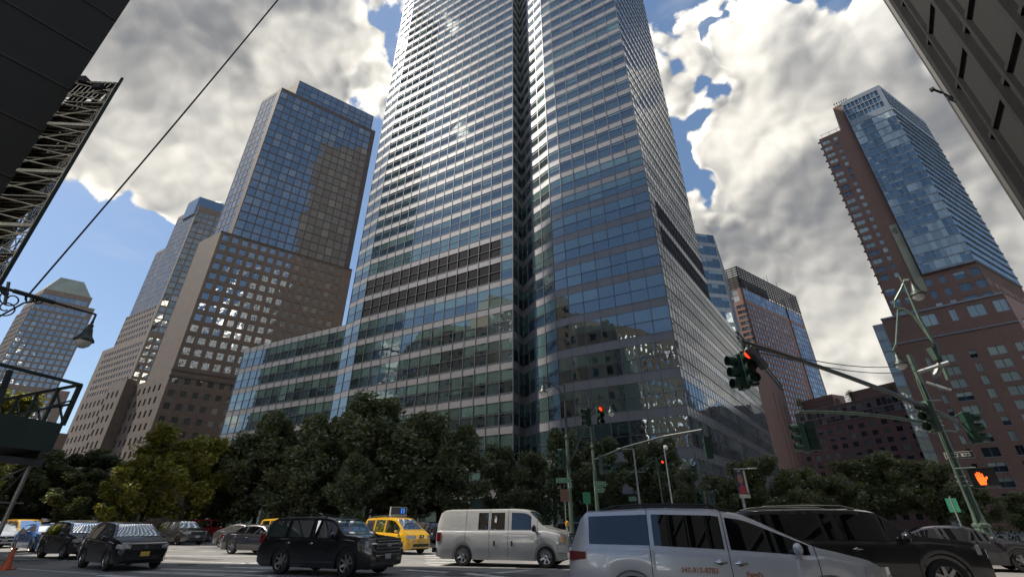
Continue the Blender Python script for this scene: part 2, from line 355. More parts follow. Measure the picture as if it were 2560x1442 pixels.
def leafmat(name, a, b, c):
    m, t, o = mat(name); at = t.n.new('ShaderNodeAttribute'); at.attribute_name = 'rnd'
    sp = t.n.new('ShaderNodeSeparateColor'); t.l.new(at.outputs['Color'], sp.inputs[0])
    cc = t.mix(sp.outputs[0], a, b); cc = t.mix(t.ramp(sp.outputs[1], .8, 1.0), cc, c)
    df = t.n.new('ShaderNodeBsdfDiffuse'); tr = t.n.new('ShaderNodeBsdfTranslucent'); gl = t.n.new('ShaderNodeBsdfGlossy'); gl.inputs['Roughness'].default_value = .45
    gl.inputs['Color'].default_value = (.5, .5, .5, 1)
    t.l.new(cc, df.inputs[0]); t.l.new(t.mix(.5, cc, (.20, .22, .02)), tr.inputs[0])
    m1 = t.n.new('ShaderNodeMixShader'); m1.inputs[0].default_value = .40; t.l.new(df.outputs[0], m1.inputs[1]); t.l.new(tr.outputs[0], m1.inputs[2])
    m2 = t.n.new('ShaderNodeMixShader'); m2.inputs[0].default_value = .10; t.l.new(m1.outputs[0], m2.inputs[1]); t.l.new(gl.outputs[0], m2.inputs[2])
    t.l.new(m2.outputs[0], o.inputs[0]); return m
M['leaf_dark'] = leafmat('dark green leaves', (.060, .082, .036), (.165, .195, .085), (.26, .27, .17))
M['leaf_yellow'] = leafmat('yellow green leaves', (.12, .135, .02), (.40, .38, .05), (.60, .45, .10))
M['leaf_olive'] = leafmat('olive leaves', (.11, .125, .05), (.23, .245, .10), (.26, .25, .13))

def text_mesh(name, body, size, mtl, parent, loc, xdir, updir, bold=0.0, ext=0.004, align='CENTER', sx=1.0):
    cu = bpy.data.curves.new('txt', 'FONT'); cu.body = body; cu.size = size; cu.align_x = align; cu.align_y = 'CENTER'; cu.extrude = ext; cu.offset = bold
    tmp = bpy.data.objects.new('txt', cu); COL.objects.link(tmp)
    dg = bpy.context.evaluated_depsgraph_get(); me = bpy.data.meshes.new_from_object(tmp.evaluated_get(dg)); bpy.data.objects.remove(tmp)
    me.name = name; me.materials.clear(); me.materials.append(mtl)
    o = bpy.data.objects.new(name, me); COL.objects.link(o); X = Vector(xdir).normalized(); Y = Vector(updir).normalized(); Z = X.cross(Y)
    mt = Matrix((X * sx, Y, Z)).transposed().to_4x4(); mt.translation = Vector(loc)
    o.parent = parent; o.matrix_local = mt; return o
# ------------------------------------------------------------------ ground, road, pavements, markings
def sheet(name, pts, z, m, kind='structure', thick=0.0):
    b = MB(); b.face([(p[0], p[1], z) for p in pts], 0, uv=[(p[0], p[1]) for p in pts])
    if thick:
        for i in range(len(pts)):
            a = pts[i]; c = pts[(i + 1) % len(pts)]
            b.face([(a[0], a[1], z - thick), (c[0], c[1], z - thick), (c[0], c[1], z), (a[0], a[1], z)], 1)
    o = b.build(name, [m, M['kerb']]); tag(o, kind=kind); return o
sheet('ground', [(-3000, -3000), (3000, -3000), (3000, 3000), (-3000, 3000)], 0, M['ground'])
UW = azdir(119); UN = azdir(29)          # along the avenue / across it
def WX(a, n): v = UW * a + UN * n; return (v.x, v.y)
sheet('avenue_road', [WX(-420, 3), WX(420, 3), WX(420, 53), WX(-420, 53)], .004, M['asphalt'])
sheet('side_street_road', [(-14, -60), (14, -60), WX(9, 2.9), WX(-17, 2.9)], .004, M['asphalt'])
sheet('far_pavement', [WX(-420, 53.02), WX(420, 53.02), WX(420, 62), WX(-420, 62)], .15, M['pave'], thick=.15)
sheet('near_pavement', [WX(-200, -3), WX(-21, -3), WX(-21, 2.95), WX(-200, 2.95)], .15, M['pave'], thick=.15)
mp = [(19.2, 23.2), (18.6, 21.2), (20.3, 19.6), (27, 16.5), (60, -2), (64, 4)]
sheet('corner_pavement', mp, .15, M['pave'], thick=.15)
def stripes(name, items):
    b = MB()
    for (a, c, wd) in items:
        a = Vector((*a, 0)); c = Vector((*c, 0)); d_ = (c - a).normalized(); n_ = Vector((-d_.y, d_.x, 0)) * wd / 2; z = Vector((0, 0, .008))
        b.face([a - n_ + z, c - n_ + z, c + n_ + z, a + n_ + z])
    tag(b.build(name, M['paint']), kind='structure')
it = []
for y0 in (1383.5, 1388, 1393, 1398.5, 1404.5, 1411.5):
    a = G(1058 + (y0 - 1383) * 0.4, y0); c = G(1205 - (y0 - 1383) * 1.6, y0 + 1.0); it.append((a.xy, c.xy, .42))
stripes('crosswalk_markings', it)
it = []
for x0, y0, x1, y1 in ((395, 1421, 660, 1429), (430, 1430, 690, 1440), (330, 1428, 560, 1438), (560, 1417, 690, 1420), (250, 1437, 420, 1448), (560, 1441, 720, 1449), (1010, 1424, 1120, 1430), (1240, 1432, 1330, 1424), (1160, 1432, 1280, 1445), (1060, 1440, 1130, 1446)):
    it.append((G(x0, y0).xy, G(x1, y1).xy, .38))
stripes('near_crosswalk_markings', it)
it = [(G(0, 1396).xy, G(300, 1403).xy, .16), (G(0, 1418).xy, G(240, 1434).xy, .16), (G(410, 1388).xy, G(700, 1391).xy, .18), (G(410, 1401).xy, G(700, 1410).xy, .16), (G(560, 1412).xy, G(760, 1396).xy, .2),
      (G(400, 1375).xy, G(540, 1378).xy, .15), (G(1060, 1408).xy, G(1440, 1412).xy, .14), (G(1225, 1419).xy, G(1290, 1419).xy, .3)]
stripes('lane_markings', it)
# crack sealing and patches
b = MB(); random.seed(4)
for k in range(26):
    x = random.uniform(-34, 12); y = random.uniform(14, 44); a = random.uniform(0, 3.14); pts = []
    for j in range(7): pts.append(Vector((x, y, .010))); x += math.cos(a) * .7; y += math.sin(a) * .7; a += random.uniform(-.5, .5)
    for j in range(6):
        d_ = (pts[j + 1] - pts[j]).normalized(); n_ = Vector((-d_.y, d_.x, 0)) * .025; b.face([pts[j] - n_, pts[j + 1] - n_, pts[j + 1] + n_, pts[j] + n_])
tag(b.build('road_cracks', M['trim']), kind='structure')
M['patch'] = pbr('dark asphalt patch', (.085, .083, .08), .9, 0, .2, 1.5); M['iron'] = pbr('cast iron', (.05, .048, .045), .6, .5, .3, 8)
for k, (px, py, w_, h_) in enumerate(((60, 1400, 3.2, 1.4), (470, 1396, 4.5, 1.0), (330, 1420, 2.2, 1.6), (1110, 1428, 3.0, 1.2), (1290, 1437, 1.8, 1.1), (560, 1371, 6, 1.3))):
    g = G(px, py); b = MB(); ux, un = Vector((UW.x, UW.y, 0)), Vector((UN.x, UN.y, 0)); z = Vector((0, 0, .0065))
    b.face([g + z - ux * w_ / 2 - un * h_ / 2, g + z + ux * w_ / 2 - un * h_ / 2, g + z + ux * w_ / 2 + un * h_ / 2, g + z - ux * w_ / 2 + un * h_ / 2]); tag(b.build('road_patch', M['patch']), kind='structure')
for px, py, lab in ((470, 1411, 'round iron manhole cover in the road between the near black suv and the large one'), (90, 1408, 'round iron manhole cover in the road above the traffic cone'), (1140, 1436, 'round iron manhole cover in the shaded road below the white van')):
    g = G(px, py); b = MB(); b.lathe([(.36, .003), (.36, .014), (.31, .014), (.30, .010), (.001, .010)], g, 20); tag(b.build('manhole_cover', M['iron']), lab, 'manhole cover', 'manhole covers in the road')
# planted median with low shrubs comes with the trees

# ------------------------------------------------------------------ buildings
def cam_score(c, area):
    p_ = Vector(c) - Vector((0, 0, EYE)); dep = p_.y * math.cos(TILT) + p_.z * math.sin(TILT)
    if dep < 1: return 0
    x = F * p_.x / dep + CX; y = CY - F * (-p_.y * math.sin(TILT) + p_.z * math.cos(TILT)) / dep
    inb = -20 < x < 2580 and -20 < y < 1240
    return area / p_.length_squared * (1 if inb else 1e-4)
class Bld:
    def __init__(s, name, label, cat='building', loc=(0, 0, 0), group=None):
        s.root = empty(name, (0, 0, 0), 0, label, cat, group); s.wins = []; s.wall = MB(); s.trimb = MB(); s.maxw = 100
    def quad(s, b, P0, u, u0, u1, z0, z1, off, n, m=0, c=(0, 0, 0), uv=None):
        A = Vector((P0.x, P0.y, 0)); U = Vector((u.x, u.y, 0)); N = Vector((n.x, n.y, 0)) * off
        p = [A + U * u0 + N + Vector((0, 0, z0)), A + U * u1 + N + Vector((0, 0, z0)), A + U * u1 + N + Vector((0, 0, z1)), A + U * u0 + N + Vector((0, 0, z1))]
        b.face(p, m, c, uv or [(u0 + A.x, z0), (u1 + A.x, z0), (u1 + A.x, z1), (u0 + A.x, z1)])
        return p
    def wbox(s, b, P0, u, n, u0, u1, z0, z1, o0, o1, m=0):
        A = Vector((P0.x, P0.y, 0)); U = Vector((u.x, u.y, 0)); N = Vector((n.x, n.y, 0))
        c = A + U * (u0 + u1) / 2 + N * (o0 + o1) / 2 + Vector((0, 0, (z0 + z1) / 2))
        b.box(c, ((u1 - u0) / 2, (o1 - o0) / 2, (z1 - z0) / 2), (U, N, Vector((0, 0, 1))), m)
    def punched(s, P0, P1, z0, z1, cols, rows, recess=.25, glass_m='res_glass', sill=False, rnd=None, tilt=.003, wallm=0, wname='window', flip=False):
        """a wall with real window openings; cols/rows are (start, end) intervals in metres"""
        u = (P1 - P0); L = u.length; u = u.normalized(); n = Vector((u.y, -u.x))
        if n.dot(-(P0 + P1) / 2) < 0: n = -n
        if flip: n = -n
        zc = z0
        for (a, b_) in rows:
            if a > zc: s.quad(s.wall, P0, u, 0, L, zc, a, 0, n, wallm)
            uc = 0
            for (c, d_) in cols:
                if c > uc: s.quad(s.wall, P0, u, uc, c, a, b_, 0, n, wallm)
                # reveals
                A = Vector((P0.x, P0.y, 0)); U = Vector((u.x, u.y, 0)); N = Vector((n.x, n.y, 0)); Zv = Vector((0, 0, 1))
                q = [A + U * c + Zv * a, A + U * d_ + Zv * a, A + U * d_ + Zv * b_, A + U * c + Zv * b_]; r = [p - N * recess for p in q]
                for i in range(4):
                    j = (i + 1) % 4; s.wall.face([q[i], q[j], r[j], r[i]], wallm, uv=[(0, 0), (1, 0), (1, .3), (0, .3)])
                t = [random.uniform(-tilt, tilt) for _ in range(4)]
                r2 = [r[i] + N * t[i] for i in range(4)]
                col = rnd(c, a) if rnd else (random.choice([0, 0, .3, .5, 1]), random.random(), random.random())
                s.wins.append((sum(r2, Vector()) / 4, (d_ - c) * (b_ - a), [(r2, col, [(0, 0), (1, 0), (1, 1), (0, 1)])], M[glass_m], wname))
                if sill: s.wbox(s.trimb, P0, u, n, c - .12, d_ + .12, a - .22, a - .004, -.01, .07)
                uc = d_
            if uc < L: s.quad(s.wall, P0, u, uc, L, a, b_, 0, n, wallm)
            zc = b_
        if zc < z1: s.quad(s.wall, P0, u, 0, L, zc, z1, 0, n, wallm)
    def plain(s, P0, P1, z0, z1, m=0, b=None):
        u = (P1 - P0); L = u.length; u = u.normalized(); n = Vector((u.y, -u.x)); s.quad(b or s.wall, P0, u, 0, L, z0, z1, 0, n, m)
    def roof(s, pts, z, m, name='roof'):
        b = MB(); b.face([(p.x, p.y, z) for p in pts], 0, uv=[(p.x, p.y) for p in pts]); return b.build(name, m, s.root)
    def finish(s, wallmat, trimmat=None, wallname='wall', trimname='sills'):
        if s.wall.f: s.wall.build(wallname, wallmat, s.root)
        if s.trimb.f:
            if len(s.trimb.f) <= 6 * 60 or trimname == 'ledges': split_build(s.trimb, trimname[:-1] if trimname.endswith('s') else trimname, trimmat or M['sill'], s.root)
            else: s.trimb.build(trimname, trimmat or M['sill'], s.root)
        ws = sorted(s.wins, key=lambda q: -cam_score(q[0], q[1]))
        for (c, a, quads, gm, nm) in ws[:s.maxw]:
            if isinstance(gm, list): pass
            b = MB()
            for (p, col, uv) in quads: b.face(p, 0, col, uv)
            b.build(nm, gm, s.root)
        rest = ws[s.maxw:]; groups = {}
        for q in rest: groups.setdefault(q[3].name, []).append(q)
        allm = list({q[3].name: q[3] for q in rest}.values())
        if rest:
            b = MB(); idx = {m_.name: i for i, m_ in enumerate(allm)}
            for (c, a, quads, gm, nm) in rest:
                for (p, col, uv) in quads: b.face(p, idx[gm.name], col, uv)
            o = b.build('window', allm, s.root); o['kind'] = 'stuff'

# ---- the tall glass office tower
gt = Bld('glass_office_tower', 'huge glass office tower with pale steel bands and a long low wing, filling the middle')
A_ = Vector((25.0, 65.4))
UR = azdir(37.0)
TR = A_ + UR * 32.5; PR = A_ + UR * 68.0
front_r = [Vector((2.3, 84.2)), Vector((4.3, 79.5)), Vector((6.2, 77.4)), Vector((8.0, 75.2)), Vector((10.2, 73.6)), A_]
front_l = [Vector((-41.5, 104.6)), Vector((-36.5, 100.4)), Vector((-7.2, 84.0)), Vector((0.2, 79.9)), Vector((2.3, 84.2))]
wing = [Vector((-76.3, 122.5)), Vector((-41.5, 104.6))]
LV = [6.7, 10.95, 16.7, 22.3, 28.2, 34.1, 39.95, 45.7, 51.5, 57.2, 62.1, 67.3]
while LV[-1] < 226: LV.append(LV[-1] + 4.1)
TOPZ = LV[-1]
SP = 1.45
spand = {}
mull = MB(); louvs = {}; strip = MB()
def curtain(P0, P1, lv, module, gm, off=0.0, louver=None, side=False, blindbias=1.0, back=False):
    u = P1 - P0; L = u.length; u = u.normalized(); n = Vector((u.y, -u.x))
    mid = (P0 + P1) / 2
    if n.dot(-mid) < 0 and not back: n = -n
    nm = max(1, round(L / module)); mw = L / nm
    N = Vector((n.x, n.y, 0)); U = Vector((u.x, u.y, 0)); A = Vector((P0.x, P0.y, 0))
    for k in range(len(lv) - 1):
        z0 = lv[k]; z1 = lv[k + 1] - SP
        sb = spand.setdefault(round(lv[k + 1], 2), MB())
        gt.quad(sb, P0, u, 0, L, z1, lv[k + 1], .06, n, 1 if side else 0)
        sb.face([A + N * .06 + Vector((0, 0, z1)), A + U * L + N * .06 + Vector((0, 0, z1)), A + U * L - N * .1 + Vector((0, 0, z1)), A - N * .1 + Vector((0, 0, z1))])
        upper = lv[k] > 66
        tz = z0 + (z1 - z0) * (.5 if not upper else .74)
        allblind = random.random() < .06
        for j in range(nm):
            isl = louver and louver(k, lv[k], j, nm)
            um = (j + .5) * mw
            quads = []
            r0 = (0.0 if random.random() < .10 else (.44 if random.random() < .8 else random.uniform(.3, 1.0))) * blindbias
            if upper: r0 = (random.choice([0, 0, 0, 0, .27, .27, .27, .6]) if not side else .3)
            if allblind: r0 = 1.0
            g0 = random.random(); b0 = random.random()
            for (a, b_) in ((z0, tz), (tz, z1)):
                t = [random.uniform(-.004, .004) for _ in range(4)]
                p = [A + U * (j * mw) + Vector((0, 0, a)) + N * t[0], A + U * ((j + 1) * mw) + Vector((0, 0, a)) + N * t[1], A + U * ((j + 1) * mw) + Vector((0, 0, b_)) + N * t[2], A + U * (j * mw) + Vector((0, 0, b_)) + N * t[3]]
                v0 = (a - z0) / (z1 - z0); v1 = (b_ - z0) / (z1 - z0)
                quads.append((p, (r0, g0, b0), [(0, v0), (1, v0), (1, v1), (0, v1)]))
            if isl:
                for (p, c_, uv) in quads: louvs.setdefault((round(P0.x), k), MB()).face(p)
            else:
                gt.wins.append((A + U * um + Vector((0, 0, (z0 + z1) / 2)), mw * (z1 - z0), quads, M[gm], 'window'))
        # transom
        zt = Vector((0, 0, 1))
        mull.box(A + U * L / 2 + N * .04 + zt * tz, (L / 2, .04, .035), (U, N, zt), 0)
        mull.box(A + U * L / 2 + N * .07 + zt * (z0 + .03), (L / 2, .04, .04), (U, N, zt), 0)
    for j in range(nm + 1):
        c = A + U * (j * mw) + N * .07 + Vector((0, 0, (lv[0] + lv[-1]) / 2))
        mull.box(c, (.045 if not side else .028, .06 if not side else .03, (lv[-1] - lv[0]) / 2), (U, N, Vector((0, 0, 1))), 0, skip=('-z', '+z'))
lou_f = lambda k, z, j, nm: (45 < z < 52) and j < nm - 1
lou_l = lambda k, z, j, nm: (45 < z < 52)
PODL = [z for z in LV if z < 46]
curtain(wing[0], wing[1], PODL, 2.85, 'gs_glass')
for i in range(4):
    curtain(front_l[i], front_l[i + 1], LV, 2.85, 'gs_glass', louver=(lou_f if i == 2 else lou_l) if i in (1, 2) else None)
for i in range(5):
    curtain(front_r[i], front_r[i + 1], LV, 2.85, 'gs_glass')
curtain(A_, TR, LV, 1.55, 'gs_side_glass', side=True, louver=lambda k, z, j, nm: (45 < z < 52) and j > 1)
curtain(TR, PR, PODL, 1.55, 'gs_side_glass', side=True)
# low glass storey behind the trees
lob = MB()
for a, b_ in [(wing[0], wing[1])] + list(zip(front_l[:-1], front_l[1:])) + list(zip(front_r[:-1], front_r[1:])) + [(A_, PR)]:
    u = (b_ - a).normalized(); n = Vector((u.y, -u.x)); n = n if n.dot(-(a + b_)) > 0 else -n
    gt.quad(lob, a, u, 0, (b_ - a).length, 0, LV[0] - SP, -.4, n, 0, (0, random.random(), .5)); gt.quad(spand.setdefault(6.7, MB()), a, u, 0, (b_ - a).length, LV[0] - SP, LV[0], .06, n)
    for j in range(int((b_ - a).length / 5.7) + 1):
        gt.wbox(mull, a, u, n, j * 5.7 - .2, j * 5.7 + .2, 0, LV[0] - SP, -.3, .06)
lob.build('lobby_glass', M['gs_glass'], gt.root)
for z, sb in sorted(spand.items()): sb.build('spandrel_band', [M['gs_metal'], M['gs_side_metal']], gt.root)
mull.build('mullions', M['gs_frame'], gt.root); [q.build('louvre_band', M['louver'], gt.root) for q in louvs.values()]
# backs and roofs
bk = azdir(37) * 34
TX = TR + azdir(24.3) * 56; TB = [TR, TX + azdir(-61) * 74, front_l[0]]  # hidden rear carried deeper, shaped to shade the brick tower
gt.plain(TR, TX, PODL[-1], TOPZ); gt.plain(TX, TB[1], PODL[-1], TOPZ); gt.plain(TB[1], TB[2], PODL[-1], TOPZ)
WB = PR + azdir(-61) * 117
gt.plain(PR, WB, 0, PODL[-1]); gt.plain(WB, wing[0], 0, PODL[-1])
gt.roof(front_l[:-1] + front_r + [TR, TX, TB[1]], TOPZ, M['concrete']); gt.roof([wing[0], wing[1]] + front_l[1:-1] + front_r + [PR, WB], PODL[-1] - .02, M['concrete'])
gt.finish(M['granite_dark'])

# stone clad end of the low block beyond the silver glass
rb = Bld('brown_stone_block', 'flat brown stone wall with pale coping, at the far end of the silver glass side')
q0 = PR + UR * .05; q1 = PR + UR * 54
rb.punched(q0, q1, 0, 44.5, [(j * 9 + 26, j * 9 + 27.2) for j in range(3)], [(6, 38)], .3, 'gs_glass', tilt=.002)
rb.plain(q1, q1 + azdir(-53) * 30, 0, 44.5)
rb.wbox(rb.trimb, q0, UR, Vector((UR.y, -UR.x)), -12, 54, 44.52, 45.1, -.5, .35); rb.wbox(rb.trimb, q0, UR, Vector((UR.y, -UR.x)), -12, 54, 45.9, 46.3, -.5, .55)
for j in range(12): rb.wbox(rb.trimb, q0, UR, Vector((UR.y, -UR.x)), -11 + j * 5.8, -10.8 + j * 5.8, 45.1, 45.9, -.1, .1)
rb.roof([q0, q1, q1 + azdir(-53) * 30, q0 + azdir(-53) * 30], 44.5, M['concrete']); rb.finish(M['brown_panel'], M['concrete'], trimname='coping')

# glass block behind
nb = Bld('glass_hotel_block', 'narrow sliver of blue green glass building right behind the silver side of the tower')
n0 = AZ(24.2, 150); n1 = AZ(28.15, 158)
LVN = [4 + 5.2 * k for k in range(18)]
u = (n1 - n0).normalized(); nn = Vector((u.y, -u.x))
for k in range(17):
    cols = [(j * 2.6 + .05, j * 2.6 + 2.55) for j in range(int((n1 - n0).length / 2.6))]
nb.punched(n0, n1, 0, 94, cols, [(z, z + 3.7) for z in LVN], .08, 'blue_glass', rnd=lambda a, z: (random.choice([0, .25, .4]), random.random(), random.random()))
n2 = n1 + azdir(30) * 40
nb.punched(n1, n2, 0, 94, [(j * 3 + .1, j * 3 + 2.9) for j in range(13)], [(z, z + 3.7) for z in LVN], .08, 'blue_glass_side')
nb.roof([n0, n1, n2, n0 + azdir(30) * 40], 94, M['concrete']); nb.finish(M['grey_metal'])

# ---- brown granite tower on the left
GR, GL = azdir(54), azdir(-60)
vt = Bld('granite_tower', 'brown granite tower with mirror windows and a stepped top, left of the glass tower')
C1 = AZ(-37.8, 180)
def grid(L, pitch, wd, m0=1.0): return [(m0 + j * pitch, m0 + j * pitch + wd) for j in range(int((L - m0) / pitch)) if m0 + j * pitch + wd < L - .2]
def flr(z0, z1, pitch, h, s=0.9): 
    o = []; z = z0
    while z + s + h < z1: o.append((z + s, z + s + h)); z += pitch
    return o
mir = lambda a, z: (0 if random.random() < .8 else 1, random.random(), random.random())
E1 = C1 + GR * 50; 
vt.punched(C1, E1, 0, 46, grid(50, 3.3, 1.6), flr(4, 45, 4.1, 1.9), .3, 'wfc_glass', rnd=mir, tilt=.01)
vt.punched(C1, E1, 46, 100, grid(50, 3.3, 2.0), flr(46.5, 99.5, 4.1, 2.5), .25, 'wfc_glass', rnd=mir, tilt=.03)
C2 = C1 + GR * 3.2 + GL * -1.0
C2 = C1 + GR * 3.4; E2 = E1 + GR * -1
vt.punched(C2 + azdir(-36) * 1.5, E2 + azdir(-36) * 1.5, 100, 184, grid((E2 - C2).length, 3.1, 2.7, .3), flr(100, 183.5, 4.1, 3.6, .3), .08, 'wfc_glass', rnd=mir, tilt=.03, wallm=1)
C3 = C2 + GR * 6 + azdir(-36) * 3; E3 = E2 + azdir(-36) * 3 - GR * 2
vt.punched(C3, E3, 184, 195, grid((E3 - C3).length, 3.1, 2.8, .2), flr(184, 195, 3.6, 3.3, .2), .08, 'wfc_glass', rnd=mir, tilt=.02, wallm=1)
Lf = C1 + GL * 62
vt.punched(Lf, C1, 0, 44, grid(62, 3.3, 1.3), flr(6, 43, 4.1, 2.1), .3, 'wfc_glass', rnd=mir, tilt=.01)
vt.plain(C1 + GL * 15, C1, 44, 100)
vt.punched(C2 + azdir(-36) * 1.5 + GL * 15, C2 + azdir(-36) * 1.5, 100, 184, grid(15, 3.1, 2.6, .3), flr(100, 183.5, 4.1, 3.5, .3), .1, 'wfc_glass', rnd=mir, tilt=.02)
vt.plain(C3 + GL * 12, C3, 184, 195)
bp = Vector((-150, 230))
for (a, c, z) in ((Lf, E1, 44), (C1 + GL * 15, E1, 100), (C2 + azdir(-36) * 1.5 + GL * 15, E2 + azdir(-36) * 1.5, 184), (C3 + GL * 12, E3, 195)):
    B1 = a + azdir(45) * 30; B2 = c + azdir(-60) * 30
    vt.plain(B1, a, 0, z); vt.plain(c, B2, 0, z); vt.plain(B2, B1, 0, z)
for (a, c, d_, z, m_) in ((Lf, C1, E1, 44, 'granite'), (C1 + GL * 15, C1, E1, 100, 'granite'), (C2 + azdir(-36) * 1.5 + GL * 15, C2 + azdir(-36) * 1.5, E2 + azdir(-36) * 1.5, 184, 'granite'), (C3 + GL * 12, C3, E3, 195, 'copper')):
    vt.roof([a, c, d_, d_ + azdir(-60) * 30, a + azdir(45) * 30], z, M[m_])
for zz in (44, 46, 100): vt.wbox(vt.trimb, C1, GR, Vector((GR.y, -GR.x)), -.2, 50, zz - .35, zz + .15, -.1, .25)
# projecting bay on the low wing
pb0 = C1 + GL * 34; pb1 = C1 + GL * 22
vt.punched(pb0 + azdir(-150) * 3, pb1 + azdir(-150) * 3, 0, 45.5, grid(12, 3.3, 1.3), flr(6, 43, 4.1, 2.1), .3, 'wfc_glass', rnd=mir)
vt.plain(pb1 + azdir(-150) * 3, pb1, 0, 45.5); vt.roof([pb0 + azdir(-150) * 3, pb1 + azdir(-150) * 3, pb1, pb0], 45.5, M['granite'])
vt.finish([M['granite'], M['upper_granite']], M['granite_dark'], trimname='cornice')

# ---- domed tower behind
dt = Bld('domed_tower', 'granite and glass tower with a green dome on top, behind the brown granite tower')
D1 = AZ(-40.75, 320)
dt.punched(D1 + GL * 26, D1, 118, 190, grid(26, 2.2, 1.9, .2), flr(118, 189, 4.1, 3.3, .4), .1, 'wfc_glass', rnd=mir)
dt.punched(D1 + GL * 38, D1 + GL * 26, 118, 165, grid(12, 2.2, 1.9, .2), flr(118, 164.5, 4.1, 3.3, .4), .1, 'wfc_glass', rnd=mir)
dt.punched(D1 + GL * 56, D1, 0, 118 - 20, grid(56, 3.2, 2.0, 6), flr(30, 97, 4.1, 2.2), .25, 'wfc_glass', rnd=mir)
dt.punched(D1 + GL * 42, D1, 98, 118, grid(42, 3.2, 2.0, 1), flr(98, 117.5, 4.1, 2.2), .25, 'wfc_glass', rnd=mir)
dt.punched(D1, D1 + GR * 50, 100, 190, grid(50, 3.6, 2.9, .4), flr(100, 189, 4.1, 3.3, .4), .12, 'wfc_glass_gold', rnd=mir, tilt=.05)
dt.punched(D1, D1 + GR * 50, 0, 100, grid(50, 3.6, 2.2, .8), flr(40, 99.5, 4.1, 2.4), .25, 'wfc_glass_gold', rnd=mir, tilt=.05)
for (l_, z) in ((56, 98), (42, 118), (38, 165), (26, 190)):
    a = D1 + GL * l_; c = D1 + GR * 50; dt.roof([a, D1, c, c + azdir(-20) * 25, a + azdir(30) * 40], z, M['granite']); dt.plain(a + azdir(30) * 40, a, 0, z); dt.plain(c, c + azdir(-20) * 25, 0, z); dt.plain(c + azdir(-20) * 25, a + azdir(30) * 40, 0, z)
dt.finish(M['granite'])
dc = D1 + azdir(-3) * 26
b = MB(); b.lathe([(17, 184), (17, 196), (16.2, 197), (15.6, 199), (13.8, 202.5), (11, 205.5), (7, 208), (2.5, 209.3), (0.01, 209.6)], (dc.x, dc.y, 0), 32); b.build('dome', M['copper'], dt.root, smooth=35)
b = MB(); c0 = D1 + azdir(-3) * 10
b.box((c0.x, c0.y, 191), (10, 7, 7), (Vector((GR.x, GR.y, 0)), Vector((GL.x, GL.y, 0)), Vector((0, 0, 1)))); b.build('penthouse', M['wfc_glass'], dt.root)
b = MB(); b.box(((D1 + GL * 55 + azdir(-150) * 8).x, (D1 + GL * 55 + azdir(-150) * 8).y, 22), (28, 9, 22), (Vector((GL.x, GL.y, 0)), Vector((azdir(30).x, azdir(30).y, 0)), Vector((0, 0, 1)))); b.build('podium', M['granite'], dt.root)

# ---- tower with truncated pyramid roof, far left
lt = Bld('pyramid_roof_tower', 'distant granite and glass tower with a flat topped pyramid roof, at the far left')
L1 = AZ(-49.6, 450)
for (z0, z1, s0, s1, pitch, wd, h) in ((0, 84, 0, 40, 3.6, 2.0, 2.4), (84, 138, 0, 33, 3.6, 2.6, 3.0), (138, 146, 1, 33, 3.6, 3.2, 3.4), (146, 154, 2, 29, 3.6, 3.4, 3.6)):
    a = L1 + GR * s0; c = L1 + GR * s1
    lt.punched(a, c, z0, z1, grid((c - a).length, pitch, wd, .5), flr(z0, z1, 4.1, h, .5), .2, 'wfc_glass', rnd=mir, tilt=.02)
    lt.punched(a + GL * 26, a, z0, z1, grid(26, pitch, wd, .5), flr(z0, z1, 4.1, h, .5), .2, 'wfc_glass', rnd=mir, tilt=.02)
    lt.roof([a, c, c + GL * 26, a + GL * 26], z1, M['granite']); lt.plain(c, c + GL * 26, z0, z1); lt.plain(c + GL * 26, a + GL * 26, z0, z1)
a = L1 + GR * 2; c = L1 + GR * 28; b = MB()
base = [a, c, c + GL * 26, a + GL * 26]; ctr = sum(base, Vector((0, 0))) / 4; top = [ctr + (p - ctr) * .52 for p in base]
for i in range(4):
    j = (i + 1) % 4; b.face([(base[i].x, base[i].y, 154), (base[j].x, base[j].y, 154), (top[j].x, top[j].y, 167), (top[i].x, top[i].y, 167)])
b.face([(p.x, p.y, 167) for p in top]); b.build('pyramid_roof', M['copper'], lt.root)
lt.finish(M['granite'])

# ---- brown tower with roof grille, right of the glass tower
mt = Bld('grille_crown_tower', 'brown and blue tower with an open steel grille crown, right of the glass tower')
K0 = AZ(29.9, 260); KR = azdir(55); KL = azdir(-48)
mt.punched(K0, K0 + KR * 48, 0, 112, grid(48, 3.0, 2.0, .5), flr(8, 111.5, 3.3, 2.0, .6), .2, 'blue_glass_side', rnd=mir, tilt=.01)
mt.punched(K0 + KR * 48, K0 + KR * 68, 0, 112, grid(20, 3.0, 2.9, .6), flr(8, 111.5, 3.3, 2.9, .2), .1, 'blue_glass_side', rnd=mir)
mt.punched(K0, K0 + KR * 68, 112, 119.4, grid(68, 3.0, 2.8, .2), flr(112, 119.3, 3.6, 3.3, .15), .08, 'blue_glass_side', rnd=mir)
mt.punched(K0 + KL * 24, K0, 0, 112, [(3, 5.2), (9.5, 11.7), (13.6, 15.8), (18.5, 23.4)], flr(8, 111.5, 3.3, 1.9, .7), .2, 'res_glass', rnd=mir)
mt.punched(K0 + KL * 24, K0, 112, 119.4, grid(24, 3.0, 2.8, .2), flr(112, 119.3, 3.6, 3.3, .15), .08, 'blue_glass')
mt.roof([K0, K0 + KR * 68, K0 + KR * 68 + KL * 24, K0 + KL * 24], 119.4, M['concrete'])
nR = Vector((KR.y, -KR.x)); nL = Vector((KL.y, -KL.x)); nL = -nL if nL.dot(-K0) < 0 else nL
mt.wbox(mt.trimb, K0, KR, nR, 47.8, 48.6, 0, 122, .02, .35)
g = MB()
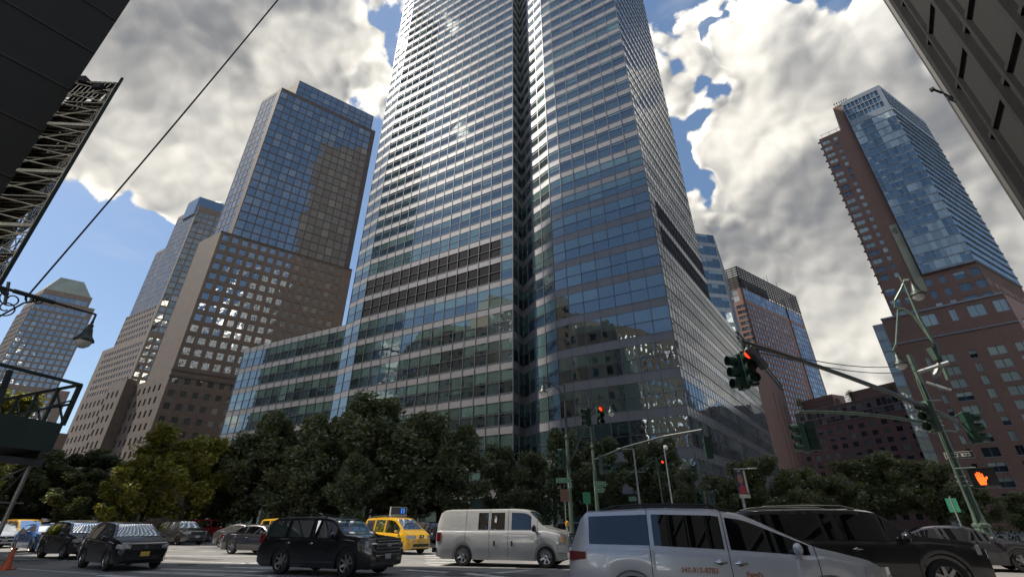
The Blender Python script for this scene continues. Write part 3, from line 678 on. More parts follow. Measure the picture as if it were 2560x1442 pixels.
for k in range(9): mt.wbox(g, K0, KR, nR, -.3, 68, 121 + k * 1.45, 121.5 + k * 1.45, -.3, .3); mt.wbox(g, K0 + KL * 24, -KL, nL, -.3, 24.2, 121 + k * 1.45, 121.5 + k * 1.45, -.3, .3)
for j in range(24): mt.wbox(g, K0, KR, nR, j * 2.95 - .15, j * 2.95 + .15, 119.4, 133.6, -.7, -.3)
for j in range(9): mt.wbox(g, K0 + KL * 24, -KL, nL, j * 2.95 - .15, j * 2.95 + .15, 119.4, 133.6, -.7, -.3)
for j in range(17): 
    a = K0 + KR * (68 - .3) + KL * (j * 1.5); g.bar((a.x, a.y, 119.4), (a.x, a.y, 133.6), .15, 4)
for k in range(9):
    a = K0 + KR * 68; c = a + KL * 24; g.bar((a.x, a.y, 121.2 + k * 1.45), (c.x, c.y, 121.2 + k * 1.45), .22, 4)
g.build('roof_grille', M['dark_metal'], mt.root)
b = MB(); cc = K0 + KR * 22 + KL * 12; b.box((cc.x, cc.y, 125), (16, 8, 5.5), (Vector((KR.x, KR.y, 0)), Vector((KL.x, KL.y, 0)), Vector((0, 0, 1)))); b.build('plant_room', M['granite_dark'], mt.root)
for (s_, h_) in ((34, 5), (45, 4), (30, 2.5)):
    b = MB(); c_ = K0 + KR * s_; b.bar((c_.x, c_.y, 133), (c_.x, c_.y, 133 + h_), .12, 5); b.build('antenna', M['dark_metal'], mt.root)
mt.finish(M['brown_panel'], M['dark_metal'], trimname='vertical_fin')

# ---- long low brick apartment block
bs = Bld('brick_apartment_block', 'long low dull red brick block with roof terraces, behind the right hand trees')
S0 = Vector((124, 205)); SD = azdir(157); S1 = S0 + SD * 62
bs.punched(S0, S1, 0, 38, [(2 + j * 4.15, 4.05 + j * 4.15) for j in range(14)], [(2.8 + k * 3.15, 4.6 + k * 3.15) for k in range(11)], .25, 'res_glass', sill=True,
           rnd=lambda a, z: (random.choice([0, 0, 0, .4, 1, 1]), random.random() * .6, random.random()))
bs.plain(S0 + azdir(60) * 16, S0, 0, 38)
nS = Vector((SD.y, -SD.x)); nS = -nS if nS.dot(-S0) < 0 else nS
back = -nS * 3
bs.punched(S0 + back, S1 + back, 38, 45, grid(62, 1.9, 1.6, .2), [(38.3, 40.9), (41.7, 44.3)], .1, 'res_glass', rnd=lambda a, z: (random.choice([0, .3, 1]), random.random() * .5, random.random() * .6))
bs.roof([S0, S1, S1 - nS * 18, S0 - nS * 18], 38, M['concrete']); bs.roof([S0 + back, S1 + back, S1 - nS * 18, S0 - nS * 18], 45, M['concrete'])
for z in (38.0, 41.2, 45.0): bs.wbox(bs.trimb, S0 + (back if z > 38.5 else Vector((0, 0))), SD, nS, 0, 62, z, z + .3, -.2, .25)
for j in range(42): bs.wbox(bs.trimb, S0, SD, nS, j * 1.47, j * 1.47 + .07, 38.3, 39.4, -.05, .02)
bs.wbox(bs.trimb, S0, SD, nS, 0, 62, 39.4, 39.5, -.05, .03)
b = MB(); X3, N3 = Vector((SD.x, SD.y, 0)), Vector((nS.x, nS.y, 0))
def onroof(s, dpt, z): p = S0 + SD * s - nS * dpt; return Vector((p.x, p.y, z))
b.box(onroof(10, 10, 47.8), (7, 4, 2.8), (X3, N3, Vector((0, 0, 1)))); b.box(onroof(33, 10, 47.3), (9, 4, 2.3), (X3, N3, Vector((0, 0, 1)))); b.box(onroof(47, 9, 46.5), (3, 2, 1.5), (X3, N3, Vector((0, 0, 1))))
for z in (46, 47.6, 49.2): b.box(onroof(10, 6, z), (7.5, .2, .25), (X3, N3, Vector((0, 0, 1))))
b.build('roof_house', M['brick2'], bs.root)
bs.finish(M['brick2'], M['sill'])
ROOFSPOTS = [onroof(3, 5, 45.3), onroof(19, 5, 45.3), onroof(24, 6, 45.3), onroof(40, 6, 45.3), onroof(44, 6, 45.3), onroof(50, 5, 45.3)]

# ---- brick and blue glass apartment tower on the right
bt = Bld('brick_and_glass_tower', 'tall apartment tower of red brown brick with a projecting blue glass slab, at the right')
E = AZ(50.0, 175); TL = azdir(-48); TS = azdir(61); nT = Vector((TL.y, -TL.x)); nT = -nT if nT.dot(-E) < 0 else nT
def along(s, z=None): return E + TL * s
gl_w = 11.9; full = 22.2
apt = lambda a, z: (random.choice([0, 0, 0, 1, 1, .35]), random.random() * .7, random.random())
# brick part of the front: from the left end to the glass
bt.punched(along(full), along(gl_w), 69, 132, [(.5, 2.9), (4.2, 5.3)], [(70.2 + k * 3.07, 71.9 + k * 3.07) for k in range(20)], .2, 'res_glass', rnd=lambda a, z: (random.choice([0, 1, 1, 1]), random.random() * .4, random.random()))
bt.plain(along(14.5), along(gl_w), 132, 143)
# brick below the glass
bt.punched(along(full), along(-.2), 55, 69, [(.5, 2.9), (4.2, 5.3), (10.2, 11.6), (13.4, 14.7), (16.6, 19.2), (20.2, 22.2)], [(57.0 + k * 3.9, 59.3 + k * 3.9) for k in range(3)], .2, 'res_glass', rnd=lambda a, z: (random.choice([0, 0, .4]), random.random(), random.random()))
# projecting glass slab
o_ = nT * 1.1
rows = [(69.3 + k * 3.08, 71.95 + k * 3.08) for k in range(20)]
pat = {}
def gr(a, z):
    k = (round(a / 3.4), round(z / 3.08))
    if k not in pat: pat[k] = random.random() < .30
    return (1.0 if pat[k] else random.choice([0, 0, .2]), random.random(), random.random() * .8)
bt.punched(along(gl_w) + o_, along(0) + o_, 68.6, 132, [(.12 + j * 1.18, 1.22 + j * 1.18) for j in range(10)], rows, .05, 'blue_glass', rnd=gr, wallm=1)
bt.punched(along(gl_w) + o_, along(0) + o_, 132, 143, [(.3 + j * 1.18, 1.3 + j * 1.18) for j in range(9)], [(133.2, 135.6), (136.0, 138.4), (138.8, 141.2)], .3, 'blue_glass', rnd=lambda a, z: (0, random.choice([0, 0, 1]), 0), wallm=1)
SE = E + TS * 35 + o_
bt.punched(E + o_, SE, 68.6, 132, [(.12 + j * 1.74, 1.8 + j * 1.74) for j in range(20)], rows, .05, 'blue_glass_side', rnd=lambda a, z: (0, random.random(), random.random()), wallm=1)
bt.punched(E + o_, SE, 132, 143, [(.3 + j * 2.3, 2.0 + j * 2.3) for j in range(15)], [(133.2, 135.6), (136.0, 138.4), (138.8, 141.2)], .3, 'blue_glass', rnd=lambda a, z: (0, random.choice([0, 0, 1]), 0), wallm=1)
b = MB(); b.face([(p.x, p.y, 68.6) for p in (along(gl_w) + o_, E + o_, SE, SE + TL * 12)]); b.build('soffit', M['grey_metal'], bt.root)
bt.plain(along(gl_w), along(gl_w) + o_, 68.6, 143, 1)
for k in range(21):
    z = 69.0 + k * 3.08
    bt.wbox(bt.trimb, E + o_, TS, Vector((TS.y, -TS.x)), 0, 35, z - .1, z + .12, -.02, .28); bt.wbox(bt.trimb, along(gl_w) + o_, -TL, nT, 0, gl_w, z - .08, z + .08, -.02, .10)
bt.plain(E + TS * 35, E, 0, 69, 0)
bt.punched(E, E + TS * 35, 55.1, 68.5, [(3 + j * 5, 4.4 + j * 5) for j in range(6)], [(58, 60), (62, 64)], .2, 'res_glass', wallm=0)
# left flank with air conditioners
LS = along(full) + azdir(42) * 30
bt.plain(LS, along(full), 0, 132); bt.plain(along(14.5) + azdir(42) * 20, along(14.5), 132, 143)
b = MB()
for k in range(22):
    p = along(full) + TL * .25 + azdir(42) * 1.5; b.box((p.x, p.y, 67 + k * 3.07), (.35, .3, .22))
b.build('air_conditioners', M['grey_metal'], bt.root)
bt.roof([along(full), along(gl_w), SE, LS], 132, M['concrete']); bt.roof([along(14.5), along(0) + o_, SE, along(14.5) + azdir(50) * 30], 143, M['concrete'])
b = MB()
for j in range(6):
    p = along(13.6 - j * .75); b.bar((p.x, p.y, 143), (p.x, p.y, 144.4), .12, 5); b.ball((p.x, p.y, 144.5), .3, 6)
for j in range(3):
    p = along(21 - j * 2.4); b.bar((p.x, p.y, 132), (p.x, p.y, 133.6), .07, 4)
p = along(21.5); q = along(14.8); b.bar((p.x, p.y, 133.3), (q.x, q.y, 133.5), .08, 4)
b.build('roof_vents', M['dark_metal'], bt.root)
# base block
bo = nT * 2.2; BL = along(25.5) + bo; BR = along(-1.6) + bo
bcols = [(1.0, 3.0), (9.0, 12.2), (15.2, 16.6), (19.0, 22.4), (24.3, 26.9)]
bt.punched(BL, BR, 0, 52.2, [(5.6, 6.7)] and [(6.0, 7.0), (9.0, 12.2), (15.2, 16.6), (19.0, 22.4), (24.3, 26.9)], [(2.4 + k * 3.55, 4.6 + k * 3.55) for k in range(12)] , .2, 'res_glass', sill=True,
           rnd=lambda a, z: ((1 if random.random() < .75 else .5) if z > 17 else random.choice([0, 0, .4]), random.random() * .5, .3 + random.random() * .7))
bt.punched(BL, BR, 52.2, 57, [(9.0, 12.2), (15.2, 16.6), (19.0, 22.4), (24.3, 26.9)], [(52.4, 55.8)], .2, 'res_glass', rnd=lambda a, z: (1, .2, random.random()))
bt.plain(BL + azdir(42) * 25, BL, 0, 57, 1)
for k in range(14): 
    pass
BRs = BR + TS * 40
bt.punched(BR, BRs, 0, 57, [(4 + j * 6, 7 + j * 6) for j in range(6)], [(2.4 + k * 3.55, 4.6 + k * 3.55) for k in range(14)], .2, 'res_glass')
bt.roof([BL, BR, BRs, BL + azdir(42) * 25], 57, M['concrete'])
for z, t_ in ((57, .5), (48.8, .35)): bt.wbox(bt.trimb, BL, -TL, nT, -.1, (BR - BL).length, z, z + t_, -.2, .35)
# glazed strip on its left edge
bt.punched(BL + azdir(180) * .01 + TL * 2.6, BL, 0, 56, [(.2, 2.4)], [(1.5 + k * 3.55, 4.4 + k * 3.55) for k in range(15)], .1, 'res_glass', rnd=lambda a, z: (1, .5, random.random() * .4), wallm=1)
bt.finish([M['brick'], M['grey_metal']], M['grey_metal'], trimname='ledges')
# painted wall banner with rayed head emblem
b = MB(); b0 = along(14.3) + nT * .12; bt.wbox(b, b0, -TL, nT, 0, 2.0, 63.5, 88, 0, .08)
ban = b.build('wall_banner', M['pale_trim'], bt.root)
M['banner_cloth'] = pbr('pale wall banner', (.30, .31, .24), .8, 0, .12, .3); ban.data.materials[0] = M['banner_cloth']
b = MB(); X2 = Vector((-TL.x, -TL.y, 0)); Z2 = Vector((0, 0, 1)); N2 = Vector((nT.x, nT.y, 0)); o0 = Vector((b0.x, b0.y, 85.6)) + X2 * 1.15 + N2 * .1
for k in range(7):
    a = R(75 + k * 26); dr = X2 * math.cos(a) + Z2 * math.sin(a); sd = X2 * -math.sin(a) + Z2 * math.cos(a)
    b.face([o0 + dr * .5 - sd * .1, o0 + dr * 1.25, o0 + dr * .5 + sd * .1])
for k in range(10):
    a = R(k * 36); a2 = R(k * 36 + 36); b.face([o0 + (X2 * math.cos(a) * .42 + Z2 * math.sin(a) * .55), o0 + (X2 * math.cos(a2) * .42 + Z2 * math.sin(a2) * .55), o0 + (X2 * math.cos(a2) * .3 + Z2 * math.sin(a2) * .42), o0 + (X2 * math.cos(a) * .3 + Z2 * math.sin(a) * .42)])
b.face([o0 + X2 * -.2 + Z2 * .1, o0 + X2 * .15 + Z2 * .1, o0 + X2 * .15 + Z2 * .2, o0 + X2 * -.2 + Z2 * .2]); b.face([o0 + X2 * -.1 + Z2 * -.5, o0 + X2 * .3 + Z2 * -.5, o0 + X2 * .2 + Z2 * -1.0, o0 + X2 * -.3 + Z2 * -1.0])
b.build('banner_emblem', M['black'], ban)

# distant brick block at the right edge
rr = Bld('far_brick_building', 'red brick building barely visible under the glass slab at the right edge')
r0 = AZ(51.0, 290); r1 = AZ(57, 290)
rr.punched(r0, r1, 0, 92, grid((r1 - r0).length, 4, 1.8, 1), flr(4, 91, 3.2, 1.6, .8), .2, 'res_glass'); rr.plain(r0 + azdir(50) * 20, r0, 0, 92); rr.roof([r0, r1, r1 + azdir(50) * 20, r0 + azdir(50) * 20], 92, M['concrete']); rr.finish(M['brick'])

# ---- near buildings flanking the side street
ln = Bld('dark_corner_building', 'dark shaded masonry building filling the upper left corner, behind the scaffold')
CL = Vector((-31.2, 21.9)); D37 = azdir(217)
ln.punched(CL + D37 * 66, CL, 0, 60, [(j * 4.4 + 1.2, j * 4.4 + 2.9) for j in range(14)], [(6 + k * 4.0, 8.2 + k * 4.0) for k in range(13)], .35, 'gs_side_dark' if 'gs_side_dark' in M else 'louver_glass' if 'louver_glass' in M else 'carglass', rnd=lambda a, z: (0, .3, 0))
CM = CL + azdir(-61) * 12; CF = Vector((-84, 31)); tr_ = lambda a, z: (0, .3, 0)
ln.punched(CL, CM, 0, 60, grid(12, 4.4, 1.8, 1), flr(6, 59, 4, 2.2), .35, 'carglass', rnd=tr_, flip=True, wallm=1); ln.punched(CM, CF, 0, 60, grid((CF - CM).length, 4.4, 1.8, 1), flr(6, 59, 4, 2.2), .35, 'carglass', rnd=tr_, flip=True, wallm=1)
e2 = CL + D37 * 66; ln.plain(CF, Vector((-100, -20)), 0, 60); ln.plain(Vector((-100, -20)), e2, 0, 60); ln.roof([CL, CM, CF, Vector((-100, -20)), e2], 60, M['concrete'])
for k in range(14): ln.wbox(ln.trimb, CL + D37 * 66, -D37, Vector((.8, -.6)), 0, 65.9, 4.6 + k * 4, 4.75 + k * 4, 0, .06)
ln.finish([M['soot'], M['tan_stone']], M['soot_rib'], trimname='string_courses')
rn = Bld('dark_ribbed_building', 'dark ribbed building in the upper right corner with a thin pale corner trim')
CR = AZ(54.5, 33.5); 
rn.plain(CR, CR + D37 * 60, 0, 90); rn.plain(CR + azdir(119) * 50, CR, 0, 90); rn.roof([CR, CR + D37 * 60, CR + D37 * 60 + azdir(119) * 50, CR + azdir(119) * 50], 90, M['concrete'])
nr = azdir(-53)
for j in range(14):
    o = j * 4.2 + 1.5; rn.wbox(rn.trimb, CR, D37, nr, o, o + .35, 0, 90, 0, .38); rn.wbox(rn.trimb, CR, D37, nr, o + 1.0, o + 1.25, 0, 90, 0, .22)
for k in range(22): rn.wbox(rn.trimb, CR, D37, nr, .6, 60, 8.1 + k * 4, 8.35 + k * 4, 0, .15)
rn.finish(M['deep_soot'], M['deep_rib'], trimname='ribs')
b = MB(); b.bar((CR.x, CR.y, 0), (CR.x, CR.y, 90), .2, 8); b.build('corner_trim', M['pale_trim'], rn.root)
b = MB(); c_ = P(2338, 228, 33); b.beam(c_ + Vector((-.25, -.1, .05)), c_ + Vector((.5, .1, -.05)), .1, .1); b.beam(c_ + Vector((-.35, -.15, .02)), c_ + Vector((-.1, 0, 0.06)), .22, .16); b.build('bracket_camera', M['dark_metal'], rn.root)

# buildings out of view to the left and behind: they throw the shade and stand in the reflections
wt = Bld('slab_tower', 'tall glass slab tower out of view to the left, mirrored in the glass facade'); wt.maxw = 0
w0 = Vector((-116, 66)); w1 = Vector((-116, 79.3)); w2 = Vector((-168, 108)); w3 = Vector((-168, 66))
for a, c in ((w0, w1), (w3, w0), (w1, w2)):
    wt.punched(a, c, 0, 300, grid((c - a).length, 5.2, 4.8, .2), flr(2, 299, 8.2, 7.0, .6), .1, 'gs_side_glass', rnd=mir)
wt.roof([w0, w1, w2, w3], 300, M['concrete']); wt.finish(M['grey_metal'])
tb = Bld('tan_office_building', 'tan stone building out of view behind the left corner, mirrored in the glass facade'); tb.maxw = 0
t0 = Vector((-102, 60)); t1 = Vector((-88, 33)); t2 = Vector((-140, 20)); t3 = Vector((-150, 58))
for a, c, n_ in ((t0, t1, 0), (t3, t0, 1)):
    tb.punched(a, c, 0, 76, grid((c - a).length, 4.6, 1.9, 1), flr(3, 75, 4.2, 2.4), .4, 'carglass', rnd=mir)
tb.plain(t1, t2, 0, 76); tb.plain(t2, t3, 0, 76); tb.roof([t0, t1, t2, t3], 76, M['concrete']); tb.finish(M['tan_stone'])
tc_ = Bld('tan_loft_building', 'broad tan stone loft building out of view, mirrored in the lower glass floors'); tc_.maxw = 0
l0 = Vector((-104, 28)); l1 = Vector((-96, -115)); l2 = Vector((-150, -118)); l3 = Vector((-150, 18))
tc_.punched(l0, l1, 0, 100, grid((l1 - l0).length, 5.0, 2.2, 1), flr(3, 98, 4.4, 2.6), .4, 'carglass', rnd=mir)
tc_.plain(l1, l2, 0, 100); tc_.plain(l2, l3, 0, 100); tc_.plain(l3, l0, 0, 100); tc_.roof([l0, l1, l2, l3], 100, M['concrete']); tc_.finish(M['tan_stone'])
hb = Bld('pale_stepped_tower', 'pale stepped office tower out of view behind the camera, mirrored in the granite tower'); hb.maxw = 0
for (ha, hc, z0, z1) in ((Vector((112, -14)), Vector((30, -84)), 0, 150), (Vector((112, -14)), Vector((62, -57)), 150, 215)):
    hb.punched(ha, hc, z0, z1, grid((hc - ha).length, 4.6, 2.9, 1), flr(z0 + 3, z1 - 2, 4.2, 2.9), .3, 'wfc_glass', rnd=mir)
    o = Vector((34, -40)); hb.plain(hc, hc + o, z0, z1); hb.plain(hc + o, ha + o, z0, z1); hb.plain(ha + o, ha, z0, z1); hb.roof([ha, hc, hc + o, ha + o], z1, M['concrete'])
M['pale_stone'] = stone('pale stone', (.75, .74, .70), 1.2, .6); hb.finish(M['pale_stone'])

xb = Bld('rear_apartment_tower', 'plain apartment tower hidden behind the glass tower, shading the blocks to its right'); xb.maxw = 0  # added out of sight to keep the sun off the blocks beyond
x0, x1, x2, x3 = Vector((22, 158)), Vector((72, 163)), Vector((96, 232)), Vector((40, 240))
xb.punched(x0, x1, 0, 205, grid(50, 4, 1.9, 1), flr(3, 203, 4.1, 1.8), .2, 'res_glass'); xb.punched(x1, x2, 0, 205, grid(73, 4, 1.9, 1), flr(3, 203, 4.1, 1.8), .2, 'res_glass')
xb.plain(x2, x3, 0, 205); xb.plain(x3, x0, 0, 205); xb.roof([x0, x1, x2, x3], 205, M['concrete']); xb.finish(M['brick2'])
# ------------------------------------------------------------------ trees
def make_tree(name, lm, seed, h=11.0, r=4.2, n=5200, leaf=.205, low=.16, sparse=0.0, wind=0.0):
    """tapered trunk with limbs; the crown is leaf sprays gathered round the twig ends"""
    rnd = random.Random(seed); root = empty(name)
    tb_ = MB(); tips = []
    def limb(a, d_, L, rad, lvl):
        pts = [a]; p = a.copy(); dd = d_.copy()
        for k in range(4):
            dd = (dd + Vector((rnd.uniform(-.22, .22), rnd.uniform(-.22, .22), rnd.uniform(-.08, .16)))).normalized(); p = p + dd * L / 4; pts.append(p.copy())
        tb_.path(pts, rad, 6 if lvl < 2 else 4, r2=rad * .4)
        if lvl >= 2: tips.extend(pts[1:])
        else:
            for k in range(4 if lvl else 3):
                q = pts[rnd.randint(1, 4)]; an = rnd.uniform(0, 6.28); sp = rnd.uniform(.5, 1.1)
                limb(q, (dd + Vector((math.cos(an) * sp, math.sin(an) * sp, rnd.uniform(-.1, .5)))).normalized(), L * rnd.uniform(.5, .7), rad * .42, lvl + 1)
            tips.append(pts[-1])
    tr = [Vector((0, 0, 0)), Vector((rnd.uniform(-.1, .1), rnd.uniform(-.1, .1), h * low)), Vector((rnd.uniform(-.25, .25), rnd.uniform(-.25, .25), h * .45)), Vector((rnd.uniform(-.4, .4), rnd.uniform(-.4, .4), h * .82))]
    tb_.path(tr, h * .02, 8, r2=h * .006)
    for k in range(11):
        f = low + (0.85 - low) * k / 10; a = tr[1].lerp(tr[3], max(0, (f - low) / (.82 - low + .001))) if f > low else tr[1]
        an = k * 2.4 + rnd.uniform(-.4, .4); rr_ = r * (1.05 - abs(f - .38) * 1.15) * rnd.uniform(.75, 1.1)
        limb(a, Vector((math.cos(an), math.sin(an), .35 + f * .7)).normalized(), rr_ * .72, h * .008, 1)
    tb_.build('trunk', M['bark'], root)
    cb = MB(); cl = []
    for t in tips:
        if rnd.random() < sparse: continue
        cl.append((t, rnd.uniform(.45, 1.05), rnd.random()))
    per = max(4, n // len(cl))
    for (t, cr, tone) in cl:
        for k in range(per):
            while True:
                o = Vector((rnd.uniform(-1, 1), rnd.uniform(-1, 1), rnd.uniform(-.8, .8)))
                if o.length < 1: break
            p = t + o * cr + Vector((wind * cr * .4, 0, 0))
            if p.z < h * low * .6: p.z = h * low * .6 + rnd.random()
            a = Vector((rnd.gauss(0, 1), rnd.gauss(0, 1), rnd.gauss(0, .5))).normalized(); b_ = a.cross(Vector((rnd.gauss(0, 1), rnd.gauss(0, 1), rnd.gauss(0, 1)))).normalized()
            s_ = leaf * rnd.uniform(.55, 1.35); w_ = s_ * rnd.uniform(.35, .6)
            cb.face([p - a * s_, p + b_ * w_ - a * s_ * .1, p + a * s_, p - b_ * w_ - a * s_ * .1], 0, (min(1, max(0, tone * .6 + rnd.uniform(0, .4))), rnd.random(), 0))
    cb.build('crown', lm, root)
    return root
def put_tree(src, x, y, s, rz, label, sz=None, used={}, group='street trees across the avenue', ground=.0):
    if src.name in used: t = copy_tree(src)
    else: t = src; used[src.name] = 1
    t.location = (x, y, ground); t.scale = (s, s, sz or s); t.rotation_euler = (0, 0, rz); tag(t, label, 'tree', group); return t
T1 = make_tree('street_tree', M['leaf_dark'], 3, n=15000); T2 = make_tree('street_tree', M['leaf_dark'], 11, h=10.5, r=4.6, n=15000); T3 = make_tree('street_tree', M['leaf_dark'], 23, h=11.5, r=3.8, n=13000, sparse=.08)
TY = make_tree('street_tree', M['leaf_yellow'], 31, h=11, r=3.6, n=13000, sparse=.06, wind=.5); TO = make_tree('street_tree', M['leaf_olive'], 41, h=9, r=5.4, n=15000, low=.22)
def az_at(px): r = ray(px, 1309); return math.degrees(math.atan2(r.x, r.y))
def tree_px(src, px, top, D, label, h0, rz=None, wide=1.0, **k):
    p = P(px, top, D); sz = p.z / h0; q = AZ(az_at_top(px, top), D)
    return put_tree(src, p.x, p.y, sz * wide, rz if rz is not None else random.uniform(0, 6.28), label, sz=sz, **k)
def az_at_top(px, py): r = ray(px, py); return math.degrees(math.atan2(r.x, r.y))
random.seed(12)
rows_ = [  # prototype, px, top y, distance, proto height, width factor, label
 (T2, 60, 1150, 66, 10.5, 1.2, 'dark tree at the far left edge, behind the green shed'),
 (T1, 165, 1128, 70, 11, 1.25, 'dark tree left of the granite wing, behind the blue car'),
 (T3, 265, 1122, 72, 11.5, 1.25, 'dark tree directly left of the sunlit yellow trees'),
 (T1, 225, 1180, 60, 11, 1.2, 'lower dark tree in front at the left, above the pale car roof'),
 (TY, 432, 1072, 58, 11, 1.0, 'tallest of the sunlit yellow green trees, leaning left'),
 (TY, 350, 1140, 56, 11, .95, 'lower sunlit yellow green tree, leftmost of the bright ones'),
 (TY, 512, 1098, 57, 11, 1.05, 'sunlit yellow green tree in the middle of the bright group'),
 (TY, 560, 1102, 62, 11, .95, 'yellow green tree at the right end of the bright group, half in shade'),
 (T3, 700, 1026, 62, 11.5, .9, 'dark tree with a narrow pointed top in front of the low glass wing'),
 (T2, 640, 1085, 60, 10.5, 1.0, 'dark tree just right of the bright trees, below the pointed one'),
 (T1, 815, 1036, 58, 11, 1.0, 'dark tree with a loose twiggy top left of the broadest tree'),
 (T2, 760, 1120, 54, 10.5, 1.0, 'dark lower tree above the black full size suv roof'),
 (T2, 955, 1000, 55, 10.5, 1.0, 'tallest broad dark tree, above the yellow cab'),
 (T1, 1060, 1030, 54, 11, 1.0, 'broad dark tree between the tallest one and the corner recess'),
 (T3, 1150, 1062, 53, 11.5, 1.05, 'dark tree just left of the corner recess, above the white van'),
 (T1, 900, 1140, 50, 11, 1.0, 'dark lower tree behind the yellow cab'),
 (T2, 1255, 1118, 58, 10.5, .9, 'dark tree below the corner recess'),
 (T3, 1400, 1070, 58, 11.5, .8, 'dark tree with a thin top behind the left lamp post pair'),
 (T1, 1500, 1100, 57, 11, .9, 'dark tree behind the right one of the two middle lamp posts'),
 (T2, 1590, 1120, 56, 10.5, .9, 'dark tree behind the small white lamp'),
 (T3, 1660, 1092, 57, 11.5, .85, 'dark tree with a spiky top at the glass tower corner'),
 (T1, 1710, 1175, 52, 11, .8, 'small dark tree right of the spiky one, at the corner base'),
 (T1, 120, 1165, 78, 11, 1.3, 'dark tree in the back row at the left, below the far pyramid roof tower'),
 (T2, 325, 1160, 76, 10.5, 1.2, 'dark tree behind the leftmost bright tree'),
 (T1, 610, 1120, 72, 11, 1.2, 'dark tree in the back row right of the bright group'),
 (T3, 740, 1075, 70, 11.5, 1.1, 'dark tree in the back row between the pointed tree and the twiggy one'),
 (T1, 880, 1065, 68, 11, 1.15, 'dark tree in the back row, filling the gap left of the tallest tree'),
 (T2, 1010, 1060, 66, 10.5, 1.15, 'dark tree in the back row, right of the tallest tree'),
 (T1, 1110, 1085, 64, 11, 1.1, 'dark tree in the back row above the rear of the white van'),
 (T2, 1330, 1135, 62, 10.5, 1.0, 'dark tree between the corner recess and the left middle lamp post'),
 (T1, 1450, 1125, 64, 11, 1.0, 'dark tree seen between the two middle lamp posts'),
]
for (src, px, top, D, h0, wd, lab) in rows_: tree_px(src, px, top, D, lab, h0, wide=wd * 1.08)
GT = 'olive green trees on the far side street'
for (px, top, D, wd, lab) in ((1875, 1158, 62, 1.15, 'olive green tree behind the street banner'), (1990, 1185, 66, 1.1, 'low olive green tree between the banner and the brick block'),
                              (2170, 1152, 60, 1.25, 'broad olive green tree in front of the brick block'), (2300, 1165, 58, 1.1, 'olive green tree left of the big green pole'), (2410, 1225, 56, 1.1, 'low olive green tree behind the big green pole'), (1790, 1200, 60, .9, 'small olive tree at the foot of the silver glass wall'), (2080, 1200, 56, 1.1, 'low dark olive tree behind the black suv roof'), (2540, 1240, 60, 1.2, 'olive tree at the right edge below the brick tower')):
    tree_px(TO, px, top, D, lab, 9, wide=wd, group=GT)
T_roof = make_tree('roof_tree', M['leaf_olive'], 51, h=4, r=1.6, n=900, leaf=.16)
for i, (p, s_, lab) in enumerate(((ROOFSPOTS[0], 1.6, 'dark bushy tree at the left end of the brick block roof'), (ROOFSPOTS[1], .8, 'small rounded tree on the brick block roof, beside the left roof house'), (ROOFSPOTS[2], 1.3, 'pointed little conifer like tree on the brick block roof'), (ROOFSPOTS[3], 1.0, 'tree on the brick block roof, by the middle roof house'), (ROOFSPOTS[5], 1.7, 'spreading tree at the right end of the brick block roof, by the lamp'))):
    t = put_tree(T_roof, p.x, p.y, s_, i * 1.3, lab, group='small trees on the brick block roof'); t.location.z = 45.05
lt2 = put_tree(TY, P(5, 1010, 46).x, P(5, 1010, 46).y, .8, 2.0, 'pale green treetop at the left edge, seen through the shed railing', sz=P(5, 985, 46).z / 11)
# low planting in the median and hedge
def shrub(label, x0, y0, x1, y1, h, m, n, name='planting_strip', kind='stuff', seed=1):
    rnd = random.Random(seed); b = MB()
    for k in range(n):
        f = rnd.random(); p = Vector((x0 + (x1 - x0) * f + rnd.uniform(-.7, .7), y0 + (y1 - y0) * f + rnd.uniform(-.7, .7), rnd.random() ** .7 * h * (.6 + .4 * math.sin(f * 40))))
        a = Vector((rnd.gauss(0, 1), rnd.gauss(0, 1), rnd.gauss(0, 1))).normalized(); c = a.cross(Vector((rnd.gauss(0, 1), rnd.gauss(0, 1), .3))).normalized(); s_ = rnd.uniform(.07, .17)
        b.face([p - a * s_, p + c * s_ * .6, p + a * s_, p - c * s_ * .6], 0, (rnd.random(), rnd.random(), 0))
    tag(b.build(name, m), label, 'planting', kind=kind)
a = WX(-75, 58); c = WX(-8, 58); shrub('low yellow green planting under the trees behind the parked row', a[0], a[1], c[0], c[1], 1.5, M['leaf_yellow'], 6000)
a = WX(-8, 58); c = WX(60, 58); shrub('low dark planting under the trees right of the van', a[0], a[1], c[0], c[1], 1.4, M['leaf_dark'], 5000, seed=2)

